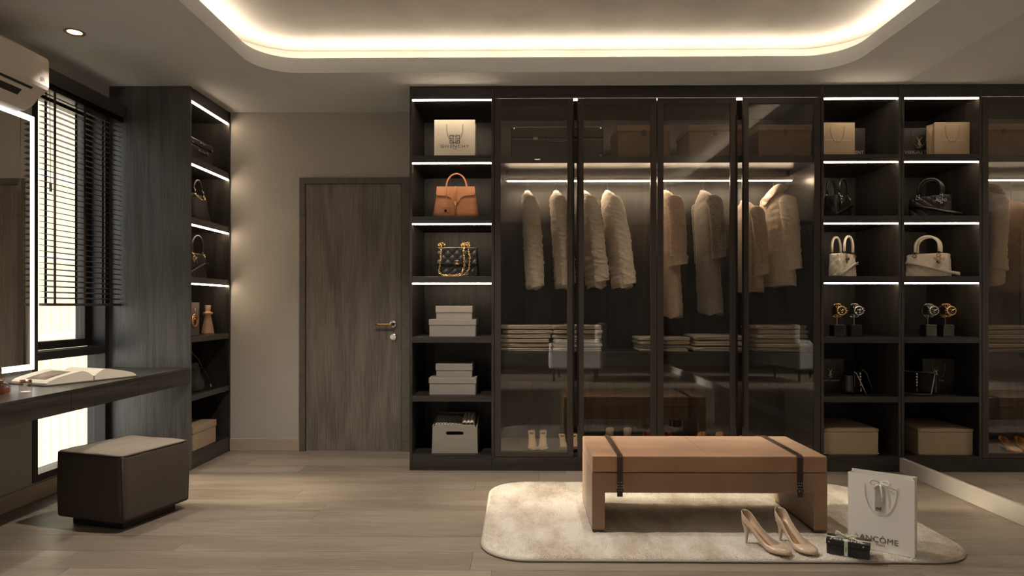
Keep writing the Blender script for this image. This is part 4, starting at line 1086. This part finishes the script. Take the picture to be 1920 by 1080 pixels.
ww, hh = (rx1-rx0)/2, (ry1-ry0)/2
lp = rrect(-ww, ww, -hh, hh, .22, 12)
rings = []
for s, z in ((0, .001), (0, .012), (.004, .018), (.014, .0203), (.03, .0207)):
    rings.append([(p[0]*(1-s/ww), p[1]*(1-s/hh), z) for p in lp])
MB().loft(rings).build('pile', RUG, rt, smooth=True)
MB().tube([(p[0], p[1], .007) for p in lp], .0055, 6, closed=True).build('binding', mat('rug_binding', (.40, .36, .31), .9), rt, smooth=True)
# short tufts standing proud of the pile
mb = MB(); random.seed(3)
for k in range(26000):
    x = random.uniform(-ww+.01, ww-.01); y = -hh+.01+(2*hh-.02)*random.random()**1.3
    cx, cy = abs(x)-(ww-.22), abs(y)-(hh-.22)
    if cx > 0 and cy > 0 and cx*cx+cy*cy > .20**2: continue
    a = random.uniform(0, 2*PI); r = random.uniform(.0025, .005); h = random.uniform(.003, .0065); z = .0195
    c, s_ = math.cos(a)*r, math.sin(a)*r
    mb.v += [(x+c, y+s_, z), (x-s_, y+c, z), (x-c, y-s_, z), (x+s_, y-c, z), (x+random.uniform(-.003, .003), y+random.uniform(-.003, .003), z+h)]
    o = len(mb.v)-5; mb.f += [(o, o+1, o+4), (o+1, o+2, o+4), (o+2, o+3, o+4), (o+3, o, o+4)]
tf = mb.build('tufts', RUG, rt, smooth=True); tf['kind'] = 'stuff'
RZ = .0265

# ------------------------------------------------------------------ bench
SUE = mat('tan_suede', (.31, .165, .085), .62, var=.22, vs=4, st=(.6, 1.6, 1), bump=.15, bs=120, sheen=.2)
SUES = mat('tan_suede_shaded', (.24, .142, .080), .62, var=.12, vs=5, bump=.12, bs=120, sheen=.2)  # darker copy of the suede, shade on the front put into colour
bt = thing('bench', 'tan leather trunk bench with block legs and black buckled straps', 'bench', (.915, 3.42, RZ-.002))
a, b = .566, .245
x0, x1, y0, y1 = -a, a, -b, b
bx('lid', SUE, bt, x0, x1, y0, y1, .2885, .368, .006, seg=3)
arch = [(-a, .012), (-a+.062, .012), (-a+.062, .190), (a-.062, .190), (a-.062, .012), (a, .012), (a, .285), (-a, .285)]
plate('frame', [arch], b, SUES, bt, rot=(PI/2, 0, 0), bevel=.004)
for s in (-1, 1): bx('foot', mat('bench_foot', (.03, .022, .018), .4), bt, s*(a-.031)-.029, s*(a-.031)+.029, y0+.003, y1-.003, .002, .0118)
bx('lid_seam', mat('seam_stitch', (.16, .09, .05), .8), bt, -.0006, .0006, y0+.008, y1-.008, .3681, .3685)
STR = mat('strap_leather', (.035, .018, .013), .28, coat=.3, bump=.2, bs=200)
for sx in (-.432, .434):
    st = MB()
    prof = [(y1+.0025, .20), (y1+.0025, .362), (y1-.006, .3705), (0, .3712), (y0+.006, .3705), (y0-.0025, .362), (y0-.0025, .172)]
    o_ = []; 
    for k in range(len(prof)-1):
        (ya, za), (yb_, zb) = prof[k], prof[k+1]
        dv = Vector((0, yb_-ya, zb-za)).normalized(); nn = Vector((0, dv.z, -dv.y)); nn = -nn if nn.dot(Vector((0, (ya+yb_)/2, (za+zb)/2-.25))) < 0 else nn
        for q in (ya, za), (yb_, zb): o_.append((q, nn))
    vs = []
    for (q, nn) in o_:
        for w_ in (-.0135, .0135):
            vs += [(sx+w_, q[0]-nn.y*.0005, q[1]-nn.z*.0005), (sx+w_, q[0]+nn.y*.003, q[1]+nn.z*.003)]
    fs = []
    for k in range(0, len(o_)-1):
        i, j = 4*k, 4*(k+1); fs += [(i, i+2, j+2, j), (i+1, j+1, j+3, i+3), (i, j, j+1, i+1), (i+2, i+3, j+3, j+2)]
    fs += [(0, 1, 3, 2), (4*(len(o_)-1), 4*(len(o_)-1)+2, 4*(len(o_)-1)+3, 4*(len(o_)-1)+1)]
    s_ = st.add(vs, fs).build('strap', STR, bt)
    bk = framebars('buckle', STEEL, s_, 0, 0, 0, 0, 0, 0, 0) if False else None
    zc = .2215
    mb = MB().box(sx-.018, sx-.0145, y0-.0095, y0-.004, zc-.008, zc+.008).box(sx+.0145, sx+.018, y0-.0095, y0-.004, zc-.008, zc+.008).box(sx-.018, sx+.018, y0-.0095, y0-.0065, zc+.0055, zc+.008).box(sx-.018, sx+.018, y0-.0095, y0-.0065, zc-.008, zc-.0055)
    mb.build('buckle', STEEL, s_, bevel=.0008, seg=1)
    bx('keeper_loop', STR, s_, sx-.0155, sx+.0155, y0-.009, y0-.004, zc-.024, zc-.012, .001)
    for dx in (-.006, .006):
        for dz in (.020, -.018): MB().lathe([(.0022, y0-.0045), (.0022, y0-.0098 if dz < 0 else y0-.0068), (.0008, y0-.0102 if dz < 0 else y0-.0072)], (sx+dx, 0, zc+dz), 8, 'Y').build('rivet', STEEL, s_)

# ------------------------------------------------------------------ white shopping bag with ribbon
ang = math.atan2(2.869-3.02, 1.709-1.51)
cx, cy = (1.51+1.709)/2, (3.02+2.869)/2
nx, ny = -math.sin(ang), math.cos(ang)
lb = paper_bag('white paper shopping bag with ribbon bow standing on the rug', .262, .085, .335, PAPERW, (cx+nx*.0425, cy+ny*.0425, RZ-.003), ang, mat('white_cord', (.66, .61, .54), .6), hw_=.245, hd_=.40)
yy = -.0432
text('LANCÔME', .036, GREYINK, lb, (-.016, yy-.0008, .048), sx=.98, space=1.05)
text('PARIS', .0115, GREYINK, lb, (.0, yy-.0008, .026), space=1.3)
RIB = mat('white_ribbon', (.80, .77, .70), .35, sheen=.3)
rb = MB()
def ribbon(mb, pts, w_, up=(0, 0, 1)):
    P_ = [Vector(p) for p in pts]; vs = []
    for i, p in enumerate(P_):
        tn = (P_[min(i+1, len(P_)-1)]-P_[max(i-1, 0)]).normalized(); sd = tn.cross(Vector((0, 1, 0)) if abs(tn.y) < .8 else Vector((0, 0, 1))).normalized()*w_/2
        vs += [tuple(p+sd), tuple(p-sd)]
    mb.add(vs, [(2*i, 2*i+1, 2*i+3, 2*i+2) for i in range(len(P_)-1)])
zb = .305
for s in (-1, 1):
    ribbon(rb, [(s*(.002+.036*math.sin(q)), yy-.012-.010*math.sin(q), zb+.010*math.sin(2*q)*-1+.004) for q in [PI*k/10 for k in range(11)]], .008)
ribbon(rb, [(.0, yy-.016, zb), (.006, yy-.020, zb-.02), (.010, yy-.018, zb-.05), (.012, yy-.014, zb-.082)], .009)
ribbon(rb, [(.0, yy-.016, zb), (-.014, yy-.020, zb-.010), (-.024, yy-.018, zb-.026)], .007)
rb.build('ribbon_bow', RIB, lb, smooth=True, solid=.0008)
tg = bx('tag', mat('tag_grey', (.42, .39, .36), .6), lb, -.021, .010, yy-.0085, yy-.0065, zb-.128, zb-.012, .001)
text('ml', .022, INK, tg, (-.006, yy-.0092, zb-.113), name='tag_lettering', off=.0005)

# ------------------------------------------------------------------ black gift box with ribbon
g = thing('gift_box', 'small black gift box tied with a pale ribbon on the rug', 'gift box', (1.452, 2.915, RZ-.003), math.radians(-29))
BX = mat('black_gift_paper', (.014, .013, .013), .4)
RIB2 = mat('pale_ribbon', (.60, .60, .46), .4, sheen=.3)
bx('body', BX, g, -.083, .083, -.042, .042, 0, .040, .001); bx('lid', BX, g, -.0855, .0855, -.0445, .0445, .041, .064, .0015)
rb = MB().box(-.014, .000, -.0462, .0462, .0642, .0650).box(-.014, .000, -.0466, -.0452, .002, .0650).box(-.014, .000, .0452, .0466, .002, .0650)
rb.build('ribbon_band', RIB2, g)
rb = MB().box(-.0872, .0872, -.006, .006, .0642, .0650).box(-.0872, -.0862, -.006, .006, .002, .0650).box(.0862, .0872, -.006, .006, .002, .0650); rb.build('ribbon_band', RIB2, g)
rb = MB()
for s in (-1, 1):
    for tw in (-.012, .012):
        ribbon(rb, [(-.007+s*(.002+.040*math.sin(q)), tw*math.sin(q)*1.4+(.006 if q > PI/2 else -.004), .070+.014*math.sin(q)+.006*math.sin(2*q)) for q in [PI*k/10 for k in range(11)]], .008)
    ribbon(rb, [(-.007, 0, .070), (-.007+s*.03, -.018, .074), (-.007+s*.055, -.034, .070), (-.007+s*.068, -.047, .052)], .007)
rb.build('ribbon_bow', RIB2, g, smooth=True, solid=.0008)
text('CHANEL', .026, PAPERW, g, (.004, -.024, .0646), rot=(0, 0, 0), sx=1.15, space=1.1, off=.0006)
text('CHANEL', .0065, INK, g, (-.007, -.0470, .030), rot=(PI/2, -PI/2, 0), name='ribbon_lettering')

# ------------------------------------------------------------------ behind the viewpoint, seen only in the glass: panels and armchair
PAN = mat('blue_grey_panel', (.20, .215, .225), .55, var=.03)
wp = thing('panelled_wardrobe', 'blue grey flat panelled wardrobe across the room behind the viewpoint', 'wardrobe', (0, YF+.001, 0))
bx('carcass', mat('panel_carcass', (.03, .03, .03), .6), wp, -.9, 2.5, 0, .50, 0.001, 2.55)
for i in range(7): bx('door', PAN, wp, -.9+.4857*i+.003, -.9+.4857*(i+1)-.003, .501, .520, .06, 2.54, .002)
us = thing('rear_shelf_unit', 'dark shelf unit with lit shelves across the room behind the viewpoint', 'shelf', (0, YF+.001, 0))
MB().box(-2.7, -2.68, 0, .4, .001, 2.5).box(-1.62, -1.60, 0, .4, .001, 2.5).box(-2.68, -1.62, 0, .02, .001, 2.5).box(-2.68, -1.62, .02, .4, 2.46, 2.5).box(-2.68, -1.62, .02, .4, .001, .08).build('carcass', WOODK, us)
for z in (.5, .9, 1.3, 1.7, 2.1):
    q = bx('shelf', WOODKX, us, -2.68, -1.62, .021, .395, z, z+.03); bx('led_strip', STRIP, q, -2.67, -1.63, .375, .385, z-.010, z-.001)
UP = mat('pale_upholstery', (.36, .35, .35), .9, bump=.3)
ac = thing('armchair', 'pale grey upholstered armchair behind the viewpoint, seen in the glass doors', 'armchair', (.85, -1.0, 0), math.radians(-80))
bx('seat', UP, ac, -.36, .36, -.38, .36, .20, .44, .05, seg=4); bx('backrest', UP, ac, -.36, .36, .30, .44, .40, .86, .05, seg=4)
for s in (-1, 1): bx('armrest', UP, ac, s*.41-.05, s*.41+.05, -.36, .42, .20, .58, .04, seg=4)
for sx in (-1, 1):
    for sy in (-1, 1): MB().lathe([(.014, .001), (.022, .20)], (sx*.32, sy*.30, 0), 10).build('leg', BLACKM, ac)
